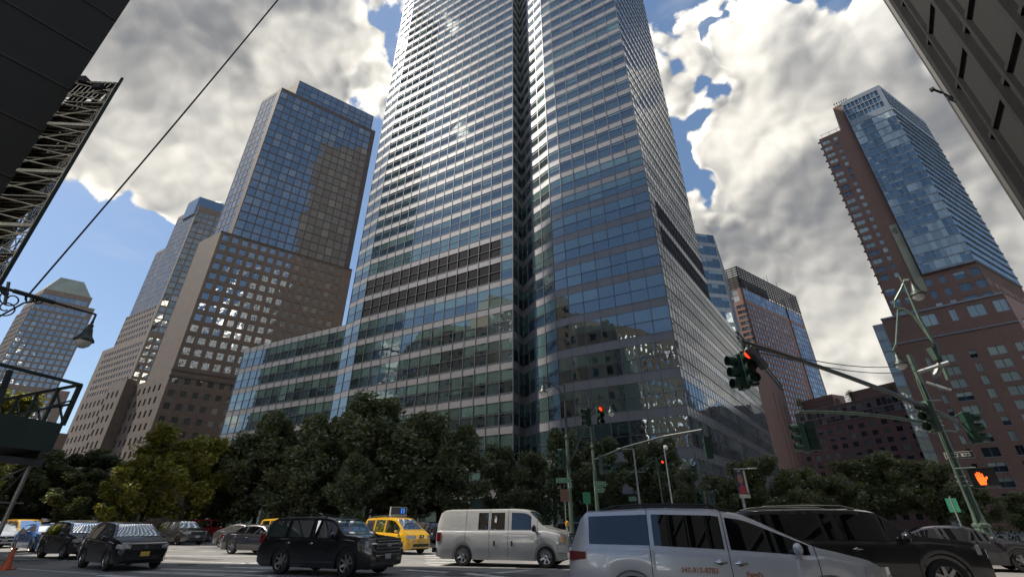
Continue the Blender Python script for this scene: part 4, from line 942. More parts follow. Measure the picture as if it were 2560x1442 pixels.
# ------------------------------------------------------------------ street lamps and signals
VX, VY, VZ = Vector((1, 0, 0)), Vector((0, 1, 0)), Vector((0, 0, 1))
def bell_lamp(parent, p, s=1.0, m='pole_dark'):
    b = MB(); b.lathe([(.0, .95), (.05, .93), (.05, .8), (.1, .76), (.1, .62), (.13, .58), (.17, .42), (.21, .28), (.30, .16), (.34, .10), (.34, .06), (.28, .05)], p - VZ * .95 * s, 14, (VX * s, VY * s, VZ * s))
    h = b.build('lamp_shade', M[m], parent, smooth=50)
    g = MB(); g.lathe([(.27, .06), (.27, -.02), (.22, -.14), (.12, -.22), (.01, -.25)], p - VZ * .95 * s, 14, (VX * s, VY * s, VZ * s)); g.build('lamp_globe', M['lampglass'], parent, smooth=60)
def signal_head(parent, top, face, lit=None, s=1.0, m='signal', name='signal_head'):
    """three lights stacked under the point top, facing the horizontal direction face"""
    f = Vector((face[0], face[1], 0)).normalized(); sd = Vector((-f.y, f.x, 0)); b = MB(); fr = MB(); ax = (sd, f, VZ)
    for k in range(3):
        c = top - VZ * (.2 + k * .37) * s
        b.box(c, (.17 * s, .11 * s, .175 * s), ax)
        b.lathe([(.155 * s, 0), (.16 * s, .26 * s)], c + f * .11 * s, 12, (sd, VZ, f))
        b.box(c - VZ * .18 * s, (.15 * s, .08 * s, .012 * s), ax)
    o = b.build(name, M[m], parent)
    for k in range(3):
        c = top - VZ * (.2 + k * .37) * s + f * .125 * s
        q = MB(); n = 14
        q.face([c + (sd * math.cos(6.2832 * i / n) + VZ * math.sin(6.2832 * i / n)) * .14 * s for i in range(n)])
        mm = M['red_on'] if lit == k and k == 0 else (M['lens_off'] if k < 2 else M['lens_off_g']); q.build('signal_lens', mm, o)
    for k in range(3):
        c = top - VZ * (.2 + k * .37) * s
    return o
def octo(b, base, h, r0, r1): b.bar(base, base + VZ * h, r0, 8, r1)

# big green pole at the right: lamp arms, mast arms, signals, signs
bpz = Vector((20.0, 21.75, .15))
gp = empty('signal_and_lamp_post', (0, 0, 0), 0, 'big green corner post with two lamps and long signal arms, at the right', 'lamp post')
b = MB(); octo(b, bpz + VZ * 1.7, 7.2, .17, .11)
b.build('pole', M['pole'], gp)
b = MB(); b.lathe([(.52, 0), (.52, .12), (.46, .16), (.44, .5), (.38, .62), (.40, .66), (.30, .8), (.26, 1.2), (.31, 1.26), (.31, 1.34), (.22, 1.4), (.18, 1.72)], bpz, 8); b.build('base', M['pole'], gp)
b = MB(); b.bar(bpz + Vector((-.22, -.1, 1.0)), bpz + Vector((-.22, -.1, 7.6)), .045, 6); b.build('cable_conduit', M['pole'], gp)
b = MB()
for z in (3.0, 3.2, 4.0, 4.15, 5.4, 5.6, 5.8, 6.0): b.lathe([(.17, 0), (.19, .01), (.19, .05), (.17, .06)], bpz + VZ * z, 8)
b.build('clamp_bands', M['pole_grey'], gp)
top = P(2340, 880, 29.2)
def Pp(px, py, D=29.3): return P(px, py, D)
b = MB()
b.path([Pp(2372, 950), Pp(2335, 860), Pp(2300, 800), Pp(2262, 712), Pp(2248, 690)], .10, 8, r2=.05)
b.path([Pp(2322, 840), Pp(2285, 790), Pp(2262, 772), Pp(2245, 775), Pp(2240, 860, 27), Pp(2232, 878, 26.5)], .06, 6, r2=.045)
b.path([Pp(2300, 800), Pp(2258, 772), Pp(2238, 770), Pp(2238, 750), Pp(2254, 720), Pp(2262, 700), Pp(2275, 700, 26)], .055, 6)
b.bar(Pp(2330, 870), Pp(2345, 900), .24, 8, .16)
b.build('lamp_arms', M['pole'], gp)
bell_lamp(gp, P(2277, 700, 22.0), .74, 'pole_dark'); bell_lamp(gp, P(2236, 874, 24.0), .72, 'pole_dark')
b = MB(); b.bar(Pp(2295, 930, 28.5), Pp(2372, 905, 28.5), .09, 8); b.bar(Pp(2315, 955, 28.5), Pp(2378, 975, 28.5), .06, 8); b.bar(Pp(2340, 938, 28.8), Pp(2350, 910, 28.8), .14, 8); b.build('sensor_arms', M['pole_grey'], gp)
e1 = P(1850, 852, 12.2); s1 = Pp(2388, 1052, 29.2); mid1 = (e1 + s1) / 2 + VZ * .35
b = MB(); pts = []
for k in range(9):
    t = k / 8; pts.append(s1 * (1 - t) ** 2 + mid1 * 2 * t * (1 - t) + e1 * t * t)
b.path(pts, .11, 8, r2=.05); b.build('mast_arm', M['pole_dark'], gp)
e2 = P(1995, 1029, 22.5); s2 = Pp(2340, 1062, 29.2); mid2 = (e2 + s2) / 2 + VZ * .35
b = MB(); pts = []
for k in range(9):
    t = k / 8; pts.append(s2 * (1 - t) ** 2 + mid2 * 2 * t * (1 - t) + e2 * t * t)
b.path(pts, .085, 8, r2=.05); b.build('mast_arm', M['pole'], gp)
def hang_signal(label, px, py, D, face, lit=None, s=1.0, cat='traffic light', drop=.35, m='signal', group=None, extra=None):
    p = P(px, py, D); r = empty('traffic_signal', (0, 0, 0), 0, label, cat, group)
    b = MB(); b.bar(p + VZ * drop, p - VZ * .1, .035, 6); b.build('hanger', M['pole_dark'], r)
    signal_head(r, p, face, lit, s, m)
    if extra is not None: signal_head(r, p + Vector((extra[0], extra[1], -.05)), extra[2], None, s, m)
    return r
hang_signal('hanging traffic light lit red, at the end of the longest signal arm', 1861, 878, 12.6, (-.15, -1), 0, .80, extra=(-.15, .16, (-1, -.1)), drop=.3)
b_ = empty('arm_cctv', (0, 0, 0), 0, 'grey camera box fixed to the tip of the longest signal arm', 'camera')
b = MB(); c_ = P(1880, 865, 12.4); b.beam(c_ + Vector((-.12, 0, -.05)), c_ + Vector((.3, .2, -.5)), .16, .16); b.build('camera_body', M['grey_metal'], b_)
hang_signal('green backed traffic light at the end of the shorter right hand signal arm', 2018, 1052, 22.3, (.2, 1), None, 1.0, extra=(-.3, .1, (-1, .3)))
ps = empty('traffic_signal', (0, 0, 0), 0, 'big pale green backed traffic light on the left of the big green pole', 'traffic light'); signal_head(ps, P(2308, 1002, 25.5), (-.9, -.25), None, 1.12, 'pole')
b = MB(); b.bar(P(2308, 1002, 25.5), P(2350, 1000, 28.6), .04, 6); b.bar(P(2345, 1075, 26.5), P(2392, 1078, 29.2), .04, 6); b.build('bracket', M['pole'], ps)
ps = empty('traffic_signal', (0, 0, 0), 0, 'green backed traffic light on the right of the big green pole', 'traffic light'); signal_head(ps, P(2408, 1030, 27.5), (.95, -.3), None, 1.12, 'signal')
b = MB(); b.bar(P(2408, 1030, 27.5), P(2390, 1040, 29.2), .05, 6); b.build('bracket', M['pole'], ps)
# ONE WAY sign
def board(name, c, xd, w_, h_, m, parent, th=.02):
    X = Vector((xd[0], xd[1], 0)).normalized(); N = Vector((X.y, -X.x, 0)); b = MB(); b.box(c, (w_ / 2, th / 2, h_ / 2), (X, N, VZ)); return b.build(name, m, parent), X, N
ow = empty('one_way_sign', (0, 0, 0), 0, 'black and white ONE WAY sign with an arrow pointing left, behind the big green pole', 'sign')
oc = P(2398, 1137, 30.2); xd = Vector((oc.y, -oc.x, 0)).normalized(); xd = (xd + Vector((.0, .0, 0))).normalized()
M['sign_white'] = pbr('sign white', (.42, .42, .38), .5); M['sign_black'] = pbr('sign black', (.012, .012, .012), .5)
bo_, X, N = board('sign_panel', oc, xd, 1.02, .30, M['sign_white'], ow); N = N if N.dot(-oc) > 0 else -N
b = MB(); b.box(oc + N * .016, (.49, .004, .13), (X, N, VZ)); b.build('black_field', M['sign_black'], ow)
b = MB(); q = oc + N * .026
b.face([q - X * .45, q - X * .25 - VZ * .115, q - X * .25 - VZ * .07, q + X * .43 - VZ * .07, q + X * .43 + VZ * .07, q - X * .25 + VZ * .07, q - X * .25 + VZ * .115]); b.build('arrow', M['sign_white'], ow)
text_mesh('lettering', 'ONE WAY', .15, M['sign_black'], ow, q + N * .006 + X * .10, X, VZ, bold=.005, sx=1.0)
# pedestrian signal with orange hand
pd_ = empty('pedestrian_signal', (0, 0, 0), 0, 'pedestrian signal showing a lit orange raised hand, right of the big green pole', 'pedestrian signal')
pc = P(2460, 1195, 27.6); f = Vector((-pc.x, -pc.y, 0)).normalized(); sd = Vector((-f.y, f.x, 0)) * -1
if sd.dot(VX) < 0: sd = -sd
b = MB(); b.box(pc, (.40, .14, .36), (sd, f, VZ)); b.box(pc + VZ * .37 + f * .18, (.42, .22, .012), (sd, f, VZ)); b.box(pc - sd * .41 + f * .16, (.012, .2, .36), (sd, f, VZ)); b.build('signal_case', M['signal_front'], pd_)
b = MB(); b.bar(pc + VZ * .42 - sd * .1, pc + VZ * .42 - sd * .75, .03, 6); b.bar(pc - VZ * .25 - sd * .3, pc - VZ * .25 - sd * .7, .03, 6); b.build('bracket', M['pole'], pd_)
b = MB(); hc = pc + f * .15 - sd * .08; q = lambda x, z: hc + sd * x + VZ * z
b.face([q(-.10, -.25), q(.09, -.25), q(.12, -.05), q(.10, .03), q(-.14, .03), q(-.13, -.1)])
for (x0, x1, h_) in ((-.14, -.09, .17), (-.08, -.03, .22), (-.02, .035, .21), (.045, .095, .16)): b.face([q(x0, .03), q(x1, .03), q(x1 - .004, h_), q((x0 + x1) / 2, h_ + .025), q(x0 + .004, h_)])
b.face([q(.11, -.12), q(.21, .03), q(.17, .07), q(.10, 0.0)]); b.build('raised_hand', M['orange_on'], pd_)
ps2 = empty('kerb_signs', (0, 0, 0), 0, 'green and white parking sign on a thin post left of the big green pole', 'sign')
c_ = P(2382, 1262, 33); board('sign_panel', c_, xd, .42, .62, M['sign_green'], ps2); b = MB(); b.bar((c_.x, c_.y, .15), (c_.x, c_.y, c_.z + .4), .03, 6); b.build('post', M['pole_grey'], ps2)
# utility lines between the right pole and the distant block
for k, (ya, yb, x0, lab) in enumerate(((892, 908, 2025, 'upper thin cable running left from the right hand lamp arm'), (905, 925, 2030, 'lower thin cable running left from the right hand lamp arm'))):
    b = MB(); a = P(1870, 868 + k * 6, 12.6); c = P(2300, yb, 28.8); pts = [a.lerp(c, t / 10) - VZ * .35 * math.sin(math.pi * t / 10) for t in range(11)]; b.path(pts, .016, 5); tag(b.build('overhead_cable', M['cable']), lab, 'cable')

# left lamp: ornate bracket arm reaching in from outside the frame
ll = empty('ornate_street_lamp', (0, 0, 0), 0, 'dark ornate lamp with scrollwork bracket reaching in from the left edge', 'street lamp')
b = MB(); a0 = P(-60, 700, 20.5); a1 = P(240, 786, 21.0)
foot = Vector((a0.x, a0.y, 0)); octo(b, foot + VZ * .15, a0.z + .2, .14, .08); b.build('pole', M['pole_dark'], ll)
b = MB(); b.bar(a0, a1, .055, 8, .035); b.bar(a0.lerp(a1, .28) , a0.lerp(a1, .62), .075, 8); b.bar(a1, a1 - VZ * .28, .035, 6)
low = P(-60, 830, 20.4); pts = [low, P(0, 790, 20.6), P(60, 757, 20.8), P(115, 748, 20.9), P(170, 768, 21)]; b.path(pts, .028, 6)
def scroll(c, r, t0, t1, turns=28):
    X = (a1 - a0).normalized(); pts = []
    for i in range(turns):
        t = i / (turns - 1); an = t0 + (t1 - t0) * t; rr = r * (1 - .78 * t); pts.append(c + X * math.cos(an) * rr + VZ * math.sin(an) * rr)
    b.path(pts, .022, 5)
scroll(P(28, 748, 20.7), .36, 0, 9.5); scroll(P(14, 770, 20.6), .30, 3, 12); scroll(P(75, 750, 20.8), .16, 0, 8); scroll(P(97, 752, 20.9), .13, 3, 10)
b.bar(P(2, 722, 20.6), P(18, 738, 20.6), .07, 6); b.bar(P(22, 705, 20.6), P(12, 760, 20.6), .045, 6)
b.build('bracket_arm', M['pole_dark'], ll); bell_lamp(ll, a1 - VZ * .25, .85)
b = MB(); pts = []; a = P(62, 748, 20.8); c = P(700, -6, 15); 
for t in range(15): pts.append(a.lerp(c, t / 14) - VZ * .25 * math.sin(math.pi * t / 14))
d2 = (pts[-1] - pts[-2]).normalized(); pts.append(pts[-1] + d2 * 14)
b.path(pts, .028, 6); tag(b.build('overhead_cable', M['cable']), 'thick dark cable crossing the sky from the ornate lamp to the top edge', 'cable')

# middle lamp posts
def lamp_post(label, base, top_z, arms, m='pole_grey'):
    r = empty('lamp_post', (0, 0, 0), 0, label, 'lamp post', 'lamp posts in the middle of the avenue'); b = MB()
    octo(b, base, top_z * .62, .15, .11); b.build('pole', M['pole'], r)
    b = MB(); octo(b, base + VZ * top_z * .62, top_z * .38, .10, .05); b.lathe([(.11, 0), (.17, .03), (.17, .15), (.11, .3)], base + VZ * top_z * .62, 8); b.bar(base + VZ * (top_z * .52) - VX * .8, base + VZ * (top_z * .52) + VX * .8, .04, 6)
    b.build('upper_pole', M['pole_dark'], r)
    b = MB()
    for (dx, dz) in arms:
        t = base + VZ * (top_z - .25); e = t + VX * dx + VZ * dz
        b.path([t - VZ * 1.1, t - VZ * .3 + VX * dx * .25, t + VX * dx * .6 + VZ * dz * .5, e], .04, 6); b.path([t, t + VX * dx * .5 + VZ * (dz * .6 + .1), e], .035, 6)
    b.build('lamp_arms', M['pole_dark'], r)
    for (dx, dz) in arms: bell_lamp(r, base + VZ * (top_z - .25 + dz) + VX * dx, .85)
    return r
p1 = P(1410, 960, 33); lp1 = lamp_post('left one of the two middle lamp posts, with one lamp on its left arm', Vector((p1.x, p1.y, .15)), p1.z, [(-1.55, .25)])
p2 = P(1472, 996, 34); lp2 = lamp_post('right one of the two middle lamp posts, with one lamp on its right arm', Vector((p2.x, p2.y, .15)), p2.z, [(1.55, -.2)])
b = MB(); b.path([Vector((p1.x, p1.y, P(1425, 1165, 33).z)), P(1440, 1120, 31), P(1470, 1050, 27), P(1507, 994, 22)], .085, 6, r2=.05); b.build('mast_arm', M['pole_dark'], lp1)
b = MB(); e = P(1755, 1073, 27); b.path([Vector((p2.x, p2.y, P(1490, 1150, 34).z)), P(1560, 1118, 31), P(1660, 1090, 28.5), e], .07, 6, r2=.04); b.build('mast_arm', M['pole_dark'], lp2)
hang_signal('traffic light lit red above the middle lamp posts', 1497, 1016, 22.5, (.25, -1), 0, .78, extra=(-.55, .1, (-1, -.2)), drop=.6)
hang_signal('green backed traffic light at the end of the thin arm, before the silver glass wall', 1765, 1090, 27, (.15, 1), None, 1.0, drop=.5)
for lab, px, py, D, fc in (('green backed traffic light on the left side of the left middle lamp post', 1405, 1120, 32, (-.9, -.3)), ('green backed traffic light on the right side of the right middle lamp post', 1500, 1135, 33.3, (.9, -.2)),
                           ('left one of two low traffic lights at the tower corner, left of the banner', 1752, 1228, 38, (-.8, -.5)), ('right one of two low traffic lights at the tower corner, nearer the banner', 1772, 1226, 38.2, (.8, -.5))):
    r = empty('traffic_signal', (0, 0, 0), 0, lab, 'traffic light'); p = P(px, py, D); signal_head(r, p, fc, None, 1.15 if D < 35 else .9)
    if D > 35: b = MB(); b.bar((p.x + .2, p.y, 0), (p.x + .2, p.y, p.z), .06, 6); b.build('post', M['pole_grey'], r)
for (px, py, D, w_, s_, lab, tilt_) in ((1408, 1200, 32.4, .92, 'WEST ST', 'green street name sign reading WEST ST, left of the left middle lamp post', .05), (1425, 1212, 32.3, .42, 'ST', 'small green street sign edge on, below the WEST ST sign on the left post', .9),
                                (1500, 1209, 33.4, .80, 'WEST ST', 'green street name sign reading WEST ST, right of the right middle lamp post', .1), (1498, 1224, 33.3, .64, 'MURRAY ST', 'lower green street name sign reading MURRAY ST on the right post', .25), (1581, 1246, 40, .55, 'ST', 'small pale green street sign just above the silver minivan roof', .1)):
    r = empty('street_name_sign', (0, 0, 0), 0, lab, 'sign'); c_ = P(px, py, D); xd_ = Vector((math.cos(tilt_), math.sin(tilt_), 0)); h_ = .30
    board('sign_panel', c_, xd_, w_, h_, M['sign_white'], r); Nn = Vector((xd_.y, -xd_.x, 0)); q, _, _ = board('green_field', c_ + Nn * .012, xd_, w_ - .05, h_ - .05, M['sign_green'], r, .012)
    text_mesh('lettering', s_, .19, M['sign_white'], r, c_ + Nn * .024, xd_, VZ, sx=min(1, (w_ - .1) / (len(s_) * .125)))
    b = MB(); b.bar(c_ - xd_ * w_ / 2, c_ + xd_ * (w_ / 2 + .15), .015, 5); b.build('bracket', M['pole_grey'], r)
for (px, py, D, m_, lab) in ((1412, 1238, 32.6, 'brown_panel', 'dull orange and grey notice board behind the left middle lamp post'), (1467, 1244, 36, 'sign_green', 'dark green sign board between the two middle lamp posts')):
    r = empty('notice_sign', (0, 0, 0), 0, lab, 'sign'); c_ = P(px, py, D); board('sign_panel', c_, (1, .1), .55, .75, M[m_], r); b = MB(); b.bar((c_.x, c_.y + .03, 0), (c_.x, c_.y + .03, c_.z), .03, 6); b.build('post', M['pole_grey'], r)
# small white cobra lamp, dome camera, red lamp, banner post
r = empty('modern_street_lamp', (0, 0, 0), 0, 'plain grey lamp post with a short flat lamp, in front of the dark trees', 'street lamp'); p = P(1583, 1122, 44); b = MB(); octo(b, Vector((p.x, p.y, 0)), p.z, .13, .07); b.build('pole', M['pole_grey'], r)
b = MB(); b.bar(p, p + Vector((-.9, 0, 0)), .04, 6); b.bar(p - VZ * 1.9 - VX * .5, p - VZ * 1.9 + VX * .8, .03, 5); b.build('arm', M['pole_grey'], r); b = MB(); b.ball(p + Vector((-1.1, 0, .02)), .3, 8, (1.3, .6, .4)); b.build('lamp_head', M['lampglass'], r)
r = empty('dome_camera', (0, 0, 0), 0, 'small white dome camera on a thin post before the tower corner', 'camera'); p = P(1664, 1118, 36); b = MB(); b.bar((p.x - .12, p.y, 0), (p.x - .12, p.y, p.z), .045, 6); b.build('post', M['pole_grey'], r); b = MB(); b.ball(p, .17, 10); b.build('dome', M['lampglass'], r)
hang_signal('small distant red traffic light against the dark trees', 1654, 1150, 42, (0, -1), 0, .75, drop=.3)
b = MB(); p = P(1640, 1148, 42); b.bar((p.x, p.y, p.z + .2), (p.x + .1, p.y, 0), .06, 6); b.bar(P(1560, 1195, 46), P(1690, 1120, 40), .05, 6); tag(b.build('signal_post', M['pole']), 'thin post and slanted arm beside the small distant red light', 'post')
r = empty('banner_post', (0, 0, 0), 0, 'street lamp post with a tall portrait banner in red, dark blue and white', 'banner'); p = P(1834, 1172, 38); b = MB(); octo(b, Vector((p.x + .2, p.y, 0)), p.z, .12, .07); b.bar(p, P(1888, 1170, 38), .04, 6); b.build('pole', M['pole_grey'], r)
b = MB(); q = P(1881, 1170, 38); b.box(q, (.25, .1, .04)); b.build('lamp_head', M['lampglass'], r)
c_ = P(1855, 1207, 37.6); M['banner_navy'] = pbr('banner navy', (.03, .03, .06), .7); M['banner_red'] = pbr('banner red', (.32, .04, .05), .7); M['banner_skin'] = pbr('banner warm brown', (.26, .13, .10), .7)
bo_, X, N = board('banner', c_, (1, .05), .78, 1.9, M['banner_navy'], r, .03); N = N if N.y < 0 else -N
b = MB(); n = 18; b.face([c_ + N * .02 + X * (-.08 + .2 * math.cos(6.283 * i / n)) + VZ * (.28 + .33 * math.sin(6.283 * i / n)) for i in range(n)]); b.build('portrait_face', M['banner_skin'], r)
b = MB(); b.face([c_ + N * .02 + X * x + VZ * z for x, z in ((-.3, -.65), (.18, -.65), (.16, -.25), (.05, -.1), (-.16, -.1), (-.28, -.3))]); b.build('portrait_shirt', M['banner_red'], r)
b = MB(); b.box(c_ + N * .03 + X * .28 + VZ * .1, (.07, .008, .72), (X, N, VZ)); b.box(c_ + N * .03 - VZ * .82, (.38, .008, .12), (X, N, VZ)); b.box(c_ + N * .03 + VZ * .92, (.38, .008, .03), (X, N, VZ)); b.box(c_ + N * .03 + VZ * .78 - X * .1, (.1, .008, .03), (X, N, VZ)); b.build('white_bars', M['sign_white'], r)

# hydrant-like amber beacon behind the van bonnet
b = MB(); p = P(1418, 1308, 26); b.lathe([(.10, 0), (.10, .12), (.07, .2), (.01, .24)], p - VZ * .1, 10); o = b.build('amber_beacon', M['amber']); tag(o, 'small amber beacon light showing above the white van bonnet', 'beacon')
b = MB(); b.bar((p.x, p.y, 0), (p.x, p.y, p.z - .08), .05, 6); b.build('post', M['pole_grey'], o)
# traffic cone
b = MB(); cp = G(12, 1424); b.lathe([(.17, .04), (.15, .1), (.03, .72), (.02, .74), (.001, .745)], cp, 14); o = b.build('traffic_cone', M['cone'], smooth=40); tag(o, 'dull orange traffic cone at the lower left edge', 'traffic cone')
b = MB(); b.box(cp + VZ * .025, (.22, .22, .022)); b.build('base', M['cone'], o)

# ------------------------------------------------------------------ scaffold and sidewalk shed on the left
sc = empty('facade_scaffold', (0, 0, 0), 0, 'tall pipe scaffold with plank decks and diagonal braces climbing the upper left corner building', 'scaffold')
SO = AZ(-52.2, 36.0); fa = azdir(-61); inn = (CL - SO).normalized()
Zt = 29.6; LB = 2.6; nb_ = 7; wid = (CL - SO).length + .3
posts = MB(); decks = MB(); braces = MB(); rails = MB()
def Q(i, dpt, z): p = SO + fa * (i * LB) + inn * (dpt * wid); return Vector((p.x, p.y, z))
for i in range(nb_ + 1):
    for dd in (0, 1): posts.bar(Q(i, dd, 0), Q(i, dd, Zt if dd == 0 else Zt + .3), .06, 5)
nl = 14; hz = 2.05; rs = random.Random(5)
for k in range(nl + 1):
    z = .9 + k * hz
    if z > Zt: break
    posts.bar(Q(0, 0, z), Q(nb_, 0, z), .045, 5); posts.bar(Q(0, 1, z), Q(nb_, 1, z), .045, 5)
    for i in range(nb_ + 1): posts.bar(Q(i, 0, z), Q(i, 1, z), .04, 5)
    for i in range(nb_):
        for j in range(9):
            if rs.random() < .10: continue
            a = Q(i, (j + .06) / 9, z + .08); c = Q(i, (j + .94) / 9, z + .08); e_ = Q(i + 1, (j + .94) / 9, z + .08); g_ = Q(i + 1, (j + .06) / 9, z + .08)
            for off in (0, .05): decks.face([a + VZ * off, c + VZ * off, e_ + VZ * off, g_ + VZ * off])
    if k < nl:
        for i in range(nb_ + 1):
            braces.bar(Q(i, 0, z + .1), Q(i, 1, z + .85), .05, 5); braces.bar(Q(i, 1, z + .55), Q(i, 0, z + 1.5), .05, 5); braces.bar(Q(i, 0, z + 1.2), Q(i, 1, z + hz - .1), .045, 5)
            for q_ in (.25, .5, .75): posts.bar(Q(i + q_, 0, z - .02), Q(i + q_, 1, z - .02), .05, 5)
        for i in range(nb_):
            braces.bar(Q(i, 0, z), Q(i + 1, 0, z + hz), .03, 4)
        rails.bar(Q(0, 0, z + 1.0), Q(nb_, 0, z + 1.0), .03, 4); rails.bar(Q(0, 0, z + 1.0), Q(0, 1, z + 1.0), .03, 4)
        # main beams under every other lift
        if k % 2 == 0: posts.beam(Q(0, -.02, z - .1), Q(0, 1.02, z - .1), .14, .22)
b = MB(); b.beam(Q(0, -.04, 0), Q(0, -.04, Zt), .16, .10); b.build('outer_upright', M['shed_steel'], sc)
gap_sheets = MB(); M['net'] = pbr('dark debris netting', (.030, .028, .030), .9, 0, .3, .8)  # dark sheets added to close gaps where shaded decks would show
for k in range(nl):
    z = .9 + k * hz
    if z + hz > Zt + .3: break
    for i in range(nb_):
        for j in range(5):
            if rs.random() < .12: continue
            gap_sheets.face([Q(i + j / 5, -.02, z + .1), Q(i + (j + .93) / 5, -.02, z + .1), Q(i + (j + .93) / 5, -.02, z + hz - (.05 if rs.random() < .8 else .7)), Q(i + j / 5, -.02, z + hz - .05)])
for i_ in (2, 4, 6):
    for k in range(nl):
        z = .9 + k * hz
        if z + hz > Zt + .3: break
        for j in range(4):
            if rs.random() < .07: continue
            gap_sheets.face([Q(i_, j / 4, z), Q(i_, (j + .96) / 4, z), Q(i_, (j + .96) / 4, z + hz - .08), Q(i_, j / 4, z + hz - (.08 if rs.random() < .8 else .5))])
gap_sheets.build('debris_netting', M['net'], sc)
posts.build('standards_and_ledgers', M['pipe'], sc); decks.build('plank_decks', M['plank'], sc); braces.build('braces', M['pipe'], sc); rails.build('guard_rails', M['pipe'], sc)
b = MB(); b.beam(Q(0, -.05, Zt - .8), Q(0, -.05, Zt + .6), .12, .12); b.build('corner_upright', M['shed_steel'], sc)
b = MB(); b.box(Q(0, .3, Zt - .6), (.3, .3, .2)); b.build('toolbox', M['dark_metal'], sc); b = MB(); b.box(Q(0, .75, Zt + .1), (.22, .25, .25)); b.build('toolbox', M['dark_metal'], sc)
# side street leg of the scaffold
sh = empty('sidewalk_shed', (0, 0, 0), 0, 'dark green plywood sidewalk shed with a steel railing on top, at the left edge', 'sidewalk shed')
c3 = AZ(-44.1, 26.5); dr_ = azdir(193); dl = azdir(-66)
zb_, zt_ = P(130, 1130, 26.5).z, P(163, 1060, 26.5).z
def Sq(a, b_, z): p = c3 + dr_ * a + dl * b_; return Vector((p.x, p.y, z))
b = MB()
for k in range(6):
    b.box((Sq(k * 2.4 + 1.2, 0, (zb_ + zt_) / 2)), (1.19, .03, (zt_ - zb_) / 2), (Vector((dr_.x, dr_.y, 0)), Vector((dl.x, dl.y, 0)), VZ))
for k in range(4):
    b.box((Sq(0, k * 2.4 + 1.2, (zb_ + zt_) / 2)), (1.19, .03, (zt_ - zb_) / 2), (Vector((dl.x, dl.y, 0)), Vector((dr_.x, dr_.y, 0)), VZ))
b.build('plywood_parapet', M['shed'], sh)
b = MB()
for k in range(26): 
    b.face([Sq(k * .56, 0, zb_), Sq(k * .56 + .53, 0, zb_), Sq(k * .56 + .53, 10, zb_), Sq(k * .56, 10, zb_)]); 
b.face([Sq(0, 0, zb_ + .1), Sq(14.5, 0, zb_ + .1), Sq(14.5, 10, zb_ + .1), Sq(0, 10, zb_ + .1)])
b.build('deck', M['plank'], sh)
b = MB()
for k in range(4): b.beam(Sq(k * 4.8 + .3, -.1, zb_ - .15), Sq(k * 4.8 + .3, 10, zb_ - .15), .14, .26)
b.beam(Sq(0, .25, zb_ - .4), Sq(14.5, .25, zb_ - .4), .14, .24); b.beam(Sq(0, 4.5, zb_ - .4), Sq(14.5, 4.5, zb_ - .4), .14, .24)
b.build('steel_beams', M['dark_metal'], sh)
b = MB()
for (a, c_) in ((.35, .3), (5.2, .3), (.35, 4.5), (5.2, 4.5), (10, .3), (10, 4.5)): b = MB(); b.bar(Sq(a, c_, .15), Sq(a, c_, zb_ - .3), .075, 8); b.build('post', M['shed_pole'], sh)
b = MB(); b.bar(Sq(.35, .3, zb_ - .5), Sq(3.6, .3, .9), .035, 6); b.bar(Sq(.35, .3, zb_ - .6), Sq(.35, 3.4, 1.0), .035, 6); b.bar(Sq(.35, 4.5, zb_ - .5), Sq(5.2, 4.5, 1.2), .035, 6); b.bar(Sq(0, .3, 2.2), Sq(14, .3, 2.2), .03, 6); b.build('diagonal_braces', M['shed_pole'], sh)
b = MB(); zr = P(205, 962, 26.5).z
for k in range(5): b.beam(Sq(k * 2.3, 0, zt_ - .05), Sq(k * 2.3, .55 if k else 0, zr), .16, .12)
for k in range(5): b.beam(Sq(0, k * 1.7, zt_ - .05), Sq(0, k * 1.7, zr), .10, .10)
b.beam(Sq(-.05, 0, zr), Sq(12, 0, zr), .14, .10); b.beam(Sq(0, -.05, zr), Sq(0, 8, zr), .12, .10); b.beam(Sq(0, 0, (zr + zt_) / 2), Sq(0, 8, (zr + zt_) / 2), .08, .08)
for k in range(4): b.beam(Sq(0, k * 1.7, zt_), Sq(0, (k + 1) * 1.7, zr - .1), .06, .06)
for k in range(4): b.beam(Sq(k * 2.3 + 1.6, 0, zt_), Sq(k * 2.3 + .1, 0, zr - .7), .06, .06)
b.build('railing_frame', M['shed_steel'], sh)
